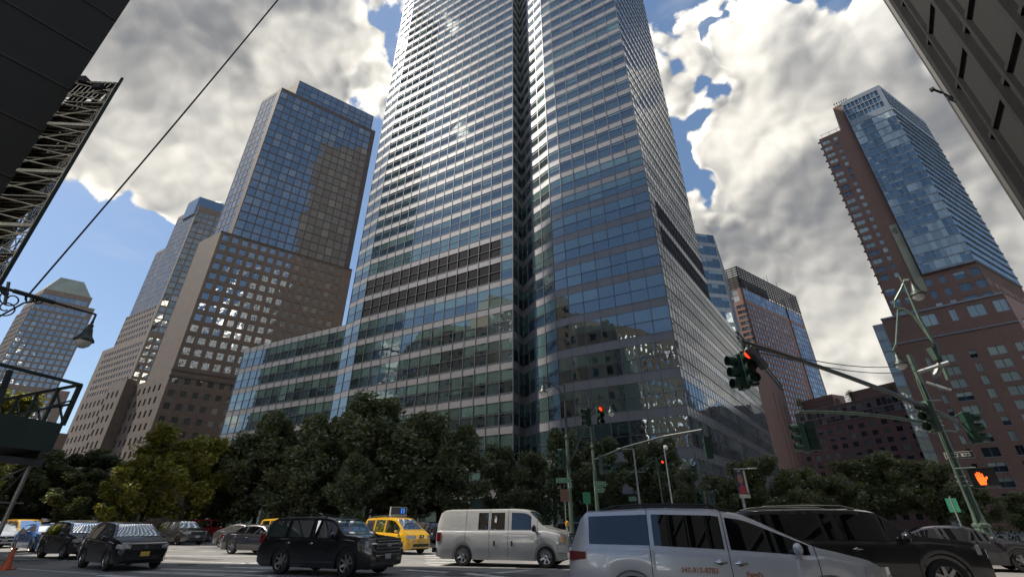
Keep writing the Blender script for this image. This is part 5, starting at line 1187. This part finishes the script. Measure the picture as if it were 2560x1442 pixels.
# ------------------------------------------------------------------ vehicles
def lerp_prof(prof, t):
    for i in range(len(prof) - 1):
        if prof[i][0] <= t <= prof[i + 1][0]:
            f = (t - prof[i][0]) / max(1e-9, prof[i + 1][0] - prof[i][0]); return prof[i][1] + (prof[i + 1][1] - prof[i][1]) * f
    return prof[-1][1] if t > prof[-1][0] else prof[0][1]
def smooth_prof(prof, t):
    e = .012; return (lerp_prof(prof, t - e) + lerp_prof(prof, t) * 2 + lerp_prof(prof, t + e)) / 4
SPECS = {
 # roof profile along the length, 0 = tail, 1 = nose; belt line; screens; side windows
 'suv': dict(L=4.6, W=1.86, H=1.69, wb=2.66, fo=.92, rw=.36, top=[(0, .92), (.01, 1.02), (.05, 1.36), (.10, 1.58), (.16, 1.65), (.35, 1.69), (.52, 1.66), (.60, 1.60), (.745, 1.12), (.80, 1.09), (.93, .98), (.985, .84), (1, .70)],
             belt=[(0, .92), (.08, 1.06), (.3, 1.02), (.7, .98), (.76, 1.0), (.93, .90), (1, .66)], ws=(.605, .735), rear=(.03, .125), win=[(.10, .19), (.215, .385), (.41, .66)], tum=.24, plan=[(0, .84), (.04, .95), (.12, 1), (.85, 1), (.95, .93), (1, .76)]),
 'big': dict(L=5.35, W=2.05, H=1.90, wb=3.07, fo=.98, rw=.42, top=[(0, 1.0), (.008, 1.1), (.035, 1.60), (.06, 1.80), (.10, 1.87), (.35, 1.90), (.55, 1.88), (.635, 1.82), (.755, 1.30), (.79, 1.27), (.93, 1.20), (.975, 1.13), (1, .95)],
             belt=[(0, 1.0), (.05, 1.18), (.7, 1.16), (.77, 1.18), (.95, 1.10), (1, .92)], ws=(.64, .75), rear=(.012, .05), win=[(.045, .235), (.27, .46), (.48, .69)], tum=.16, plan=[(0, .93), (.02, .97), (.08, 1), (.9, 1), (.965, .96), (1, .88)]),
 'sedan': dict(L=4.8, W=1.84, H=1.44, wb=2.8, fo=.92, rw=.33, top=[(0, .80), (.02, .98), (.10, 1.06), (.16, 1.10), (.30, 1.37), (.38, 1.43), (.50, 1.44), (.60, 1.38), (.745, 1.00), (.80, .96), (.93, .84), (.985, .72), (1, .60)],
             belt=[(0, .78), (.1, 1.0), (.2, .98), (.7, .92), (.76, .93), (.93, .80), (1, .56)], ws=(.60, .735), rear=(.17, .31), win=[(.225, .375), (.395, .665)], tum=.34, plan=[(0, .82), (.04, .94), (.12, 1), (.85, 1), (.95, .92), (1, .74)]),
 'hatch': dict(L=4.3, W=1.8, H=1.50, wb=2.62, fo=.86, rw=.33, top=[(0, .85), (.015, 1.0), (.06, 1.25), (.12, 1.42), (.25, 1.49), (.45, 1.50), (.56, 1.45), (.73, 1.03), (.79, 1.0), (.93, .88), (.985, .76), (1, .62)],
             belt=[(0, .82), (.1, 1.0), (.7, .94), (.76, .95), (.93, .82), (1, .58)], ws=(.565, .72), rear=(.03, .13), win=[(.13, .20), (.22, .375), (.395, .655)], tum=.30, plan=[(0, .84), (.04, .95), (.12, 1), (.85, 1), (.95, .92), (1, .74)]),
 'mini': dict(L=5.09, W=1.98, H=1.76, wb=3.03, fo=.96, rw=.35, top=[(0, .98), (.008, 1.1), (.03, 1.42), (.045, 1.66), (.065, 1.72), (.30, 1.765), (.50, 1.745), (.60, 1.66), (.80, 1.15), (.84, 1.11), (.94, .98), (.985, .84), (1, .70)],
             belt=[(0, .98), (.06, 1.14), (.3, 1.12), (.75, 1.03), (.81, 1.04), (.93, .93), (1, .66)], ws=(.62, .79), rear=(.02, .045), win=[(.075, .285), (.30, .525), (.545, .775)], tum=.20, plan=[(0, .92), (.02, .96), (.1, 1), (.82, 1), (.93, .92), (1, .74)]),
 'van': dict(L=5.6, W=2.02, H=2.10, wb=3.51, fo=.86, rw=.38, top=[(0, 1.3), (.003, 1.6), (.012, 1.95), (.03, 2.05), (.1, 2.09), (.6, 2.10), (.68, 2.08), (.72, 2.03), (.835, 1.42), (.86, 1.38), (.95, 1.27), (.985, 1.20), (1, 1.05)],
             belt=[(0, 1.25), (.02, 1.27), (.8, 1.27), (.84, 1.30), (.95, 1.18), (1, 1.0)], ws=(.725, .825), rear=(.001, .008), win=[(.335, .415), (.435, .545), (.595, .745)], tum=.11, plan=[(0, .95), (.01, .98), (.05, 1), (.93, 1), (.98, .96), (1, .90)]),
 'cab': dict(L=4.7, W=1.76, H=1.87, wb=2.92, fo=.92, rw=.33, top=[(0, 1.1), (.01, 1.3), (.03, 1.7), (.06, 1.83), (.35, 1.87), (.58, 1.85), (.66, 1.78), (.84, 1.18), (.87, 1.13), (.95, .98), (.985, .84), (1, .72)],
             belt=[(0, 1.05), (.1, 1.08), (.75, .98), (.85, 1.05), (.95, .92), (1, .68)], ws=(.67, .83), rear=(.012, .04), win=[(.08, .25), (.28, .47), (.50, .79)], tum=.16, plan=[(0, .92), (.03, .97), (.1, 1), (.85, 1), (.95, .90), (1, .72)]),
}
WHEELS = {}
def wheel(parent, x, y, r, side, dark=False):
    key = (round(r, 3), side, dark)
    if key not in WHEELS:
        b = MB(); w_ = .115; ax = (VX, VZ, VY * side)
        b.lathe([(r * .62, -w_), (r * .9, -w_), (r * .985, -w_ * .7), (r, -w_ * .4), (r, w_ * .4), (r * .985, w_ * .7), (r * .92, w_), (r * .66, w_ * 1.02), (r * .64, w_ * .8)], (0, 0, 0), 28, ax); t = b.build('wheel', M['tyre'], smooth=40)
        b = MB(); b.lathe([(r * .66, w_ * .95), (r * .62, w_ * .5), (r * .58, w_ * .1), (.01, w_ * .05)], (0, 0, 0), 28, ax, m=1)
        for k in range(7):
            a = 2 * math.pi * k / 7; dr = VX * math.cos(a) + VZ * math.sin(a); sd = VX * -math.sin(a) + VZ * math.cos(a); o = VY * side
            p = [dr * r * .1 - sd * .045 + o * w_ * .55, dr * r * .63 - sd * .03 + o * w_ * .85, dr * r * .63 + sd * .03 + o * w_ * .85, dr * r * .1 + sd * .045 + o * w_ * .55]
            b.face(p); b.face([p[0], p[1], p[1] - o * .04, p[0] - o * .04]); b.face([p[3], p[2], p[2] - o * .04, p[3] - o * .04])
        b.lathe([(r * .17, w_ * .4), (r * .17, w_ * .72), (.01, w_ * .78)], (0, 0, 0), 14, ax); b.lathe([(r * .67, w_ * .98), (r * .65, w_ * 1.02), (r * .61, w_ * .8)], (0, 0, 0), 28, ax)
        q = b.build('rim', [M['rim_dark'] if dark else M['rim'], M['trim']]); WHEELS[key] = (t, q, [False])
    t, q, used = WHEELS[key]
    if used[0]: t2 = t.copy(); q2 = q.copy(); COL.objects.link(t2); COL.objects.link(q2)
    else: t2, q2 = t, q; used[0] = True
    t2.parent = parent; t2.location = (x, y, r); q2.parent = t2; return t2

def make_car(kind, paintm, label, cat, pos, az, group=None, name='parked_car', sc=1.0, dark_rims=False, rails=False, plate='plate_w', lights='headlight', tail='tail', detail=True, simple=False, trim_low=False, grille=True):
    s = SPECS[kind]; L, Wd, H = s['L'], s['W'], s['H']; root = empty(name, (pos[0], pos[1], 0.012), R(90 - az), label, cat, group); root.scale = (sc, sc, sc)
    X = lambda t: (t - .5) * L
    xf = L / 2 - s['fo']; xr = xf - s['wb']; rw = s['rw']; ra = rw * 1.16; clr = .24 if kind in ('suv', 'big', 'van') else .20
    st = {i / 46 for i in range(47)} | {.004, .992}
    for a, c in s['win'] + [s['ws'], s['rear']]: st |= {a, c}
    for xc in (xf, xr):
        for k in range(-6, 7): st.add((xc + ra * math.sin(k * math.pi / 12)) / L + .5)
        st |= {(xc - ra - .01) / L + .5, (xc + ra + .01) / L + .5}
    st = sorted(t for t in st if 0 <= t <= 1); st = [t for i, t in enumerate(st) if i == 0 or t - st[i - 1] > .0018]
    def ring(t):
        x = X(t); w_ = Wd / 2 * smooth_prof(s['plan'], t); zt = smooth_prof(s['top'], t); zb = min(lerp_prof(s['belt'], t), zt - .02)
        zu = clr + (.10 * max(0, (t - .93) / .07) + .12 * max(0, (.06 - t) / .06)); arch = 0
        for xc in (xf, xr):
            dx = abs(x - xc)
            if dx < ra: arch = max(arch, rw + math.sqrt(max(0, ra * ra - dx * dx)))
        lip = .985 if arch else 1.0
        z1 = max(zu, arch); gh = zt - zb; wr = w_ * (.955 - s['tum'] * min(1, gh / .62))
        wb_ = w_ * .955
        zmid = z1 + (zb - z1) * .5
        pts = [(0, zu), (w_ * .86, zu), (w_ * .955, zu if not arch else z1 - .005), (w_ * .985 * (1.01 if arch else 1), max(z1 + .03, zu + .10)), (w_ * 1.005, max(z1 + .05, zmid)), (w_ * .995, zb - (zb - zmid) * .28), (w_ * .975, zb - .025), (wb_, zb),
               (wb_ + (wr - wb_) * .03, zb + gh * .05), (wb_ + (wr - wb_) * .80, zb + gh * .82), (wr, zb + gh * .93), (wr * .86, zb + gh * .985), (wr * .45, zt - .001 if gh < .15 else zt + .0), (0, zt + (.0))]
        return x, pts
    RG = [ring(t) for t in st]; nR_ = len(RG[0][1])
    body = MB(); glassb = {}
    def addg(key, f): glassb.setdefault(key, MB()).face(f)
    for i in range(len(st) - 1):
        tm = (st[i] + st[i + 1]) / 2; x0, A = RG[i]; x1, B = RG[i + 1]
        for sd in (1, -1):
            for j in range(nR_ - 1):
                f = [Vector((x0, sd * A[j][0], A[j][1])), Vector((x1, sd * B[j][0], B[j][1])), Vector((x1, sd * B[j + 1][0], B[j + 1][1])), Vector((x0, sd * A[j + 1][0], A[j + 1][1]))]
                if sd < 0: f = f[::-1]
                g = None
                if j == 8:
                    for wi, (a, c) in enumerate(s['win']):
                        if a <= tm <= c: g = ('side_window', wi, sd)
                if j >= 11 and s['ws'][0] <= tm <= s['ws'][1]: g = ('windshield', 0, 0)
                if j >= 11 and s['rear'][0] <= tm <= s['rear'][1]: g = ('rear_window', 0, 0)
                if g: addg(g, f)
                else: body.face(f, 1 if (trim_low and j in (1, 2, 3) and True) else 0)
    for k_ in (0, -1):
        x0, A = RG[k_]
        body.face([Vector((x0, a, z)) for a, z in A] + [Vector((x0, -a, z)) for a, z in A[::-1][1:-1]], 0)
    body.build('body', [M[paintm], M['trim']], root, smooth=32)
    for (nm, _, _), g in glassb.items(): g.build(nm, M['carglass'], root, smooth=60)
    b = MB(); b.box((0, 0, .40), (L * .46, Wd * .36, .17)); b.box((xf, 0, .55), (ra, Wd * .40, .30)); b.box((xr, 0, .55), (ra, Wd * .40, .30)); b.build('underbody', M['trim'], root)
    for xc in (xf, xr):
        for sd in (1, -1): wheel(root, xc, sd * (Wd / 2 - .13), rw, sd, dark_rims)
    if simple and not detail: return root
    wn = Wd / 2
    # seams, handles, mirrors
    seam = MB()
    seams = {'van': [.235, .425, .57, .79], 'mini': [.285, .535, .79], 'big': [.25, .475, .72], 'suv': [.20, .40, .69], 'sedan': [.385, .69], 'hatch': [.385, .68], 'cab': [.265, .485, .80]}[kind]
    for t in seams:
        x, A = ring(t)
        for sd in (1, -1):
            pl = [Vector((x + (.0 if j < 7 else 0), sd * (A[j][0] + .004), A[j][1])) for j in range(3, 12)]
            for j in range(len(pl) - 1): seam.face([pl[j] - VX * .006, pl[j] + VX * .006, pl[j + 1] + VX * .006, pl[j + 1] - VX * .006])
    xa, A = ring(s['ws'][1] + .012)
    seam.face([Vector((xa - .008, -A[11][0], A[13][1] + .004)), Vector((xa + .008, -A[11][0], A[13][1] + .004)), Vector((xa + .008, A[11][0], A[13][1] + .004)), Vector((xa - .008, A[11][0], A[13][1] + .004))])
    seam.build('panel_gaps', M['seam'], root)
    for t in {'van': [.465, .60], 'mini': [.505, .565], 'big': [.29, .50], 'suv': [.235, .44], 'sedan': [.26, .44], 'hatch': [.25, .44], 'cab': [.30, .53]}[kind]:
        x, A = ring(t)
        for sd in (1, -1):
            z = A[6][1] - (.13 if kind != 'van' else .42); y = sd * (A[5][0] + .015)
            b = MB()
            if kind == 'van': b.box((x, y, z), (.03, .02, .09)); b.build('door_handle', M['trim'], root)
            else: b.lathe([(.001, -.11), (.018, -.09), (.022, 0), (.018, .09), (.001, .11)], (x, y + sd * .015, z), 8, (VY, VZ, VX)); b.ball((x, y - sd * .01, z), .055, 8, (1, .25, .8)); b.build('door_handle', M['chrome'] if kind in ('mini', 'big') else M[paintm], root, smooth=50)
    xm, A = ring(s['ws'][1] - .05)
    for sd in (1, -1):
        b = MB(); c = Vector((xm - .02, sd * (A[7][0] + .16), A[7][1] + .10)); big_ = 1.25 if kind in ('van', 'big') else 1.0
        b.ball(c, .115 * big_, 12, (.62, 1.05, .80 * (1.15 if kind == 'van' else 1))); b.bar(c - VZ * .06, Vector((xm + .02, sd * (A[7][0] - .01), A[7][1] - .01)), .035, 6)
        b.build('mirror', M[paintm] if kind not in ('van',) else M['trim'], root, smooth=50)
    # nose: lights, grille, bumper intake, plate
    hz = {'suv': .80, 'big': 1.0, 'sedan': .70, 'hatch': .72, 'mini': .80, 'van': 1.0, 'cab': .84}[kind]
    for sd in (1, -1):
        # lamp follows the nose corner
        lamp = MB(); tt = [1.0, .993, .975, .955, .935 if kind not in ('van', 'big') else .96, .915 if kind not in ('van', 'big') else .965]; hh = {'van': .30, 'big': .22}.get(kind, .17)
        prev = None
        for q_, t in enumerate(tt):
            x, A = ring(min(t, .9999)); yy = {0: .62, 1: .84}.get(q_, None); w_ = Wd / 2 * smooth_prof(s['plan'], t)
            y = w_ * (yy if yy else 1.0) + .006; xx = x + .008 if q_ < 2 else x
            z0 = hz - hh * (.5 - .05 * q_); z1 = hz + hh * (.5 + (.02 * q_ if kind not in ('van', 'big') else 0))
            cur = (Vector((xx, sd * y, z0)), Vector((xx, sd * y, z1)))
            if prev: lamp.face([prev[0], cur[0], cur[1], prev[1]])
            prev = cur
        lamp.build('headlight', M[lights], root)
        x, A = ring(.012); b = MB(); zt_l = {'van': 1.05, 'mini': 1.0, 'big': 1.15, 'suv': 1.0, 'cab': 1.0}.get(kind, .85)
        if kind == 'mini':
            pr = []
            for t in (.0, .006, .02, .045, .062):
                xx, A2 = ring(t); w_ = Wd / 2 * smooth_prof(s['plan'], t) * (1.012 if t > 0 else .80); pr.append((Vector((xx - (.012 if t < .01 else 0), sd * w_, .90 + t * .6)), Vector((xx - (.012 if t < .01 else 0), sd * w_, 1.06 - t * .2))))
            for k in range(len(pr) - 1): b.face([pr[k][0], pr[k + 1][0], pr[k + 1][1], pr[k][1]])
        else: b.box((x + .06, sd * (Wd / 2 * smooth_prof(s['plan'], .02) - .01), zt_l), (.09, .035, .16 if kind in ('van', 'big', 'cab', 'suv') else .07))
        b.build('tail_light', M[tail], root)
        if kind == 'van': b = MB(); x, A = ring(.975); b.box((x, sd * (Wd / 2 * smooth_prof(s['plan'], .975) + .01), hz), (.05, .012, .12)); b.build('turn_signal', M['amber'], root)
    xn = L / 2
    gb = MB(); gm = M['trim']
    if kind == 'big':
        gb.box((xn + .004, 0, .90), (.02, .72, .27)); gb.build('grille', M['trim'], root); b = MB()
        for z in (1.10, 1.0, .88, .77, .66): b.box((xn + .03, 0, z), (.018, .70, .014 if z != 1.0 else .03))
        for sd in (1, -1): b.bar((xn + .025, sd * .70, 1.02), (xn - .02, sd * .93, 1.02), .016, 6); b.bar((xn + .025, sd * .70, .80), (xn - .02, sd * .93, .86), .016, 6); b.bar((xn - .02, sd * .93, 1.02), (xn - .02, sd * .93, .86), .016, 6); b.bar((xn + .025, sd * .70, 1.02), (xn + .025, sd * .62, .86), .014, 6)
        b.build('grille_bars', M['chrome'], root); b = MB(); b.box((xn + .055, 0, .97), (.008, .12, .045)); b.build('badge', M['rim'], root)
    elif kind == 'van':
        gb.box((xn + .004, 0, 1.0), (.02, .50, .20)); gb.build('grille', M['trim'], root); b = MB()
        for z in (1.15, 1.06, .97, .88): b.box((xn + .025, 0, z), (.014, .50, .020))
        b.box((xn + .02, .52, 1.0), (.02, .025, .2)); b.box((xn + .02, -.52, 1.0), (.02, .025, .2)); b.build('grille_bars', M['chrome'], root)
        b = MB(); b.ball((xn + .04, 0, 1.02), .09, 10, (.2, 1.2, .6)); b.build('badge', M['rim'], root)
        b = MB(); b.box((xn + .01, 0, .64), (.10, .98, .10)); b.box((xn - .15, .99, .64), (.22, .03, .10)); b.box((xn - .15, -.99, .64), (.22, .03, .10)); b.build('front_bumper', M['chrome'], root)
        b = MB(); b.box((-xn - .06, 0, .56), (.10, .99, .09)); b.build('rear_bumper', M['chrome'], root)
    elif kind == 'suv':
        gb.box((xn + .004, 0, .78), (.02, .52, .10)); gb.build('grille', M['trim'], root); b = MB()
        b.box((xn + .025, 0, .88), (.015, .62, .018)); b.box((xn + .03, .2, .80), (.012, .26, .012)); b.box((xn + .03, -.2, .80), (.012, .26, .012)); b.box((xn + .03, .3, .73), (.012, .16, .012)); b.box((xn + .03, -.3, .73), (.012, .16, .012)); b.build('grille_bars', M['chrome'], root)
        b = MB(); b.box((xn + .032, 0, .80), (.01, .07, .06)); b.build('badge', M['chrome'], root)
    elif kind == 'cab':
        gb.box((xn + .004, 0, .86), (.02, .14, .08)); gb.build('grille', M['trim'], root); b = MB(); b.ball((xn + .03, 0, .86), .05, 8, (.2, 1, 1)); b.build('badge', M['chrome'], root)
    else:
        gb.box((xn + .002, 0, .66), (.02, .42, .07)); gb.build('grille', M['trim'], root); b = MB(); b.box((xn + .022, 0, .72), (.01, .42, .012)); b.ball((xn + .02, 0, .67), .05, 8, (.2, 1, 1)); b.build('badge', M['chrome'], root)
    if kind != 'van': b = MB(); b.box((xn - .01, 0, .44 if kind != 'big' else .50), (.03, .55, .07)); b.build('bumper_intake', M['trim'], root)
    pz = {'suv': .56, 'big': .62, 'van': .64, 'cab': .62}.get(kind, .50)
    b = MB(); b.box((xn + (.045 if kind != 'van' else .115), 0, pz), (.008, .155, .078)); b.build('licence_plate', M[plate], root)
    if rails:
        b = MB()
        for sd in (1, -1):
            pts = []
            for k in range(9):
                t = .12 + .44 * k / 8; x, A = ring(t); pts.append(Vector((x, sd * A[11][0] * .98, A[13][1] + (.055 if 0 < k < 8 else -.005))))
            b.path(pts, .022, 6)
        b.build('roof_rails', M['chrome'] if rails == 1 else M['trim'], root)
    return root

def at(px, depth): return ((px - 1280) / 1274.0 * depth, depth)
TRAF = 'cars driving on the avenue'
# near silver minivan
mv = make_car('mini', 'silver car paint', 'silver minivan with orange phone number lettering, nearest the camera at the bottom right', 'minivan', (3.75, 9.75), 107, name='minivan', rails=2, sc=1.0, group=TRAF)
s = SPECS['mini']
def side_text(root, kind, body, t, z, size, name='lettering', yk=1.012, sd=-1):
    sp_ = SPECS[kind]; x = (t - .5) * sp_['L']; y = sd * sp_['W'] / 2 * yk
    return text_mesh(name, body, size, M['orange_txt'], root, (x, y, z), (1, 0, 0), (0, 0, 1), align='CENTER', bold=.002)
side_text(mv, 'mini', '347-915-8783', .435, .80, .105); side_text(mv, 'mini', 'Fami\'s', .60, .76, .10); side_text(mv, 'mini', 'Transportation', .645, .62, .10)
# black suburban behind it
make_car('big', 'black car paint', 'large black suv half hidden behind the silver minivan, at the right', 'suv', (8.1, 12.9), 101, name='suv', rails=1, group=TRAF, sc=.97)
make_car('van', 'white car paint', 'plain off white cargo van with a grey bumper, in the middle of the avenue', 'van', (-.25, 21.6), 107, name='cargo_van', group=TRAF, sc=.98)
make_car('big', 'black car paint', 'large black full size suv with chrome grille bars, left of the white van', 'suv', (-6.35, 18.2), 113, name='suv', rails=1, group=TRAF, sc=.91)
cab = make_car('cab', 'cab yellow paint', 'yellow cab minivan with a lit roof advert, between the black suv and the white van', 'taxi', (-6.9, 30.6), 130, name='taxi_cab', group=TRAF, plate='plate', rails=2)
b = MB(); b.box((.0, 0, 2.20), (.045, .6, .22)); b.box((.0, 0, 1.95), (.2, .5, .05)); b.build('roof_advert', M['sign_white'], cab)
M['screen_blue'] = pbr('lit blue screen', (.02, .1, .4), .4, emit=(.03, .22, .9), estr=.7); M['screen_dark'] = pbr('dark screen', (.03, .035, .05), .4)
for sd in (1, -1):
    b = MB(); b.box((sd * .05, 0, 2.20), (.004, .56, .19)); b.build('advert_screen', M['screen_dark'], cab)
    text_mesh('advert_figures', '11', .36, M['screen_blue'], cab, (sd * .058, sd * .28, 2.19), (0, sd, 0), (0, 0, 1), bold=.02)
make_car('suv', 'black car paint', 'black compact suv with a yellow licence plate, nearest car at the left', 'suv', (-15.3, 20.5), 125, name='suv', group=TRAF, plate='plate', sc=.94)
make_car('suv', 'charcoal car paint', 'dark suv between the blue car and the near black suv', 'suv', (-22.2, 26.4), 120, name='suv', group=TRAF, sc=.97)
make_car('hatch', 'blue car paint', 'bright blue car at the left', 'car', (-29.4, 32.4), 120, name='driving_car', group=TRAF)
make_car('hatch', 'silver car paint', 'pale silver car cut by the left edge', 'car', (-37.5, 37.5), 122, name='driving_car', group=TRAF)
make_car('big', 'cream car paint', 'cream white suv behind the dark suv, right of the blue car', 'suv', (-32.5, 38.5), 120, name='suv', group=TRAF, sc=.92)
make_car('sedan', 'charcoal car paint', 'dark violet grey sedan directly left of the large black suv', 'car', (-14.2, 29.6), 112, name='driving_car', group=TRAF, sc=1.03)
make_car('sedan', 'grey car paint', 'grey sedan behind the dark violet one', 'car', (-19.6, 38.0), 114, name='driving_car', group=TRAF, sc=1.05)
make_car('suv', 'grey car paint', 'grey suv with dark wheels right of the near black suv', 'suv', (-27.6, 42.8), 118, name='suv', group=TRAF, dark_rims=True, sc=1.06)
make_car('cab', 'cab yellow paint', 'yellow cab whose roof shows just left of the large black suv', 'taxi', (-16.2, 37.0), 119, name='taxi_cab', group=TRAF)
make_car('hatch', 'blue car paint', 'blue car of which only a corner shows right of the near black suv', 'car', (-19.6, 26.3), 122, name='driving_car', group=TRAF)
FAR = 'far row of cars under the trees'
for (px, D_, kd, pm, az_, lab, kw) in ((478, 56, 'big', 'red car paint', 200, 'dark red suv under the yellow trees', {}), (250, 52, 'suv', 'black car paint', 299, 'black suv seen from behind with lit tail lamps, under the dark trees', dict(tail='tail_on')),
    (62, 58, 'cab', 'cab yellow paint', 119, 'orange yellow cab in the far row at the left', {}), (28, 60, 'suv', 'silver car paint', 119, 'silver car leftmost in the far row', {}), (100, 60, 'sedan', 'silver car paint', 119, 'silver sedan in the far row, right of the yellow cab', {}),
    (140, 62, 'suv', 'charcoal car paint', 119, 'dark suv in the far row, between two silver cars', {}), (172, 60, 'sedan', 'silver car paint', 119, 'silver sedan in the far row above the cream suv', {}),
    (1046, 46, 'suv', 'grey car paint', 299, 'grey suv just right of the yellow cab, behind it', {}), (1450, 44, 'suv', 'black car paint', 119, 'black car behind the white van bonnet', {}), (1075, 50, 'sedan', 'blue car paint', 119, 'dark blue car behind the rear of the white van', {}), (2370, 26, 'sedan', 'charcoal car paint', 119, 'dark car behind the large black suv at the right edge', {})):
    p = at(px, D_ * math.cos(math.atan((px - 1280) / 1274)))
    make_car(kd, pm, lab, {'cab': 'taxi', 'sedan': 'car'}.get(kd, 'suv'), p, az_, group=FAR, name='taxi_cab' if kd == 'cab' else ('driving_car' if kd == 'sedan' else 'suv'), **kw)
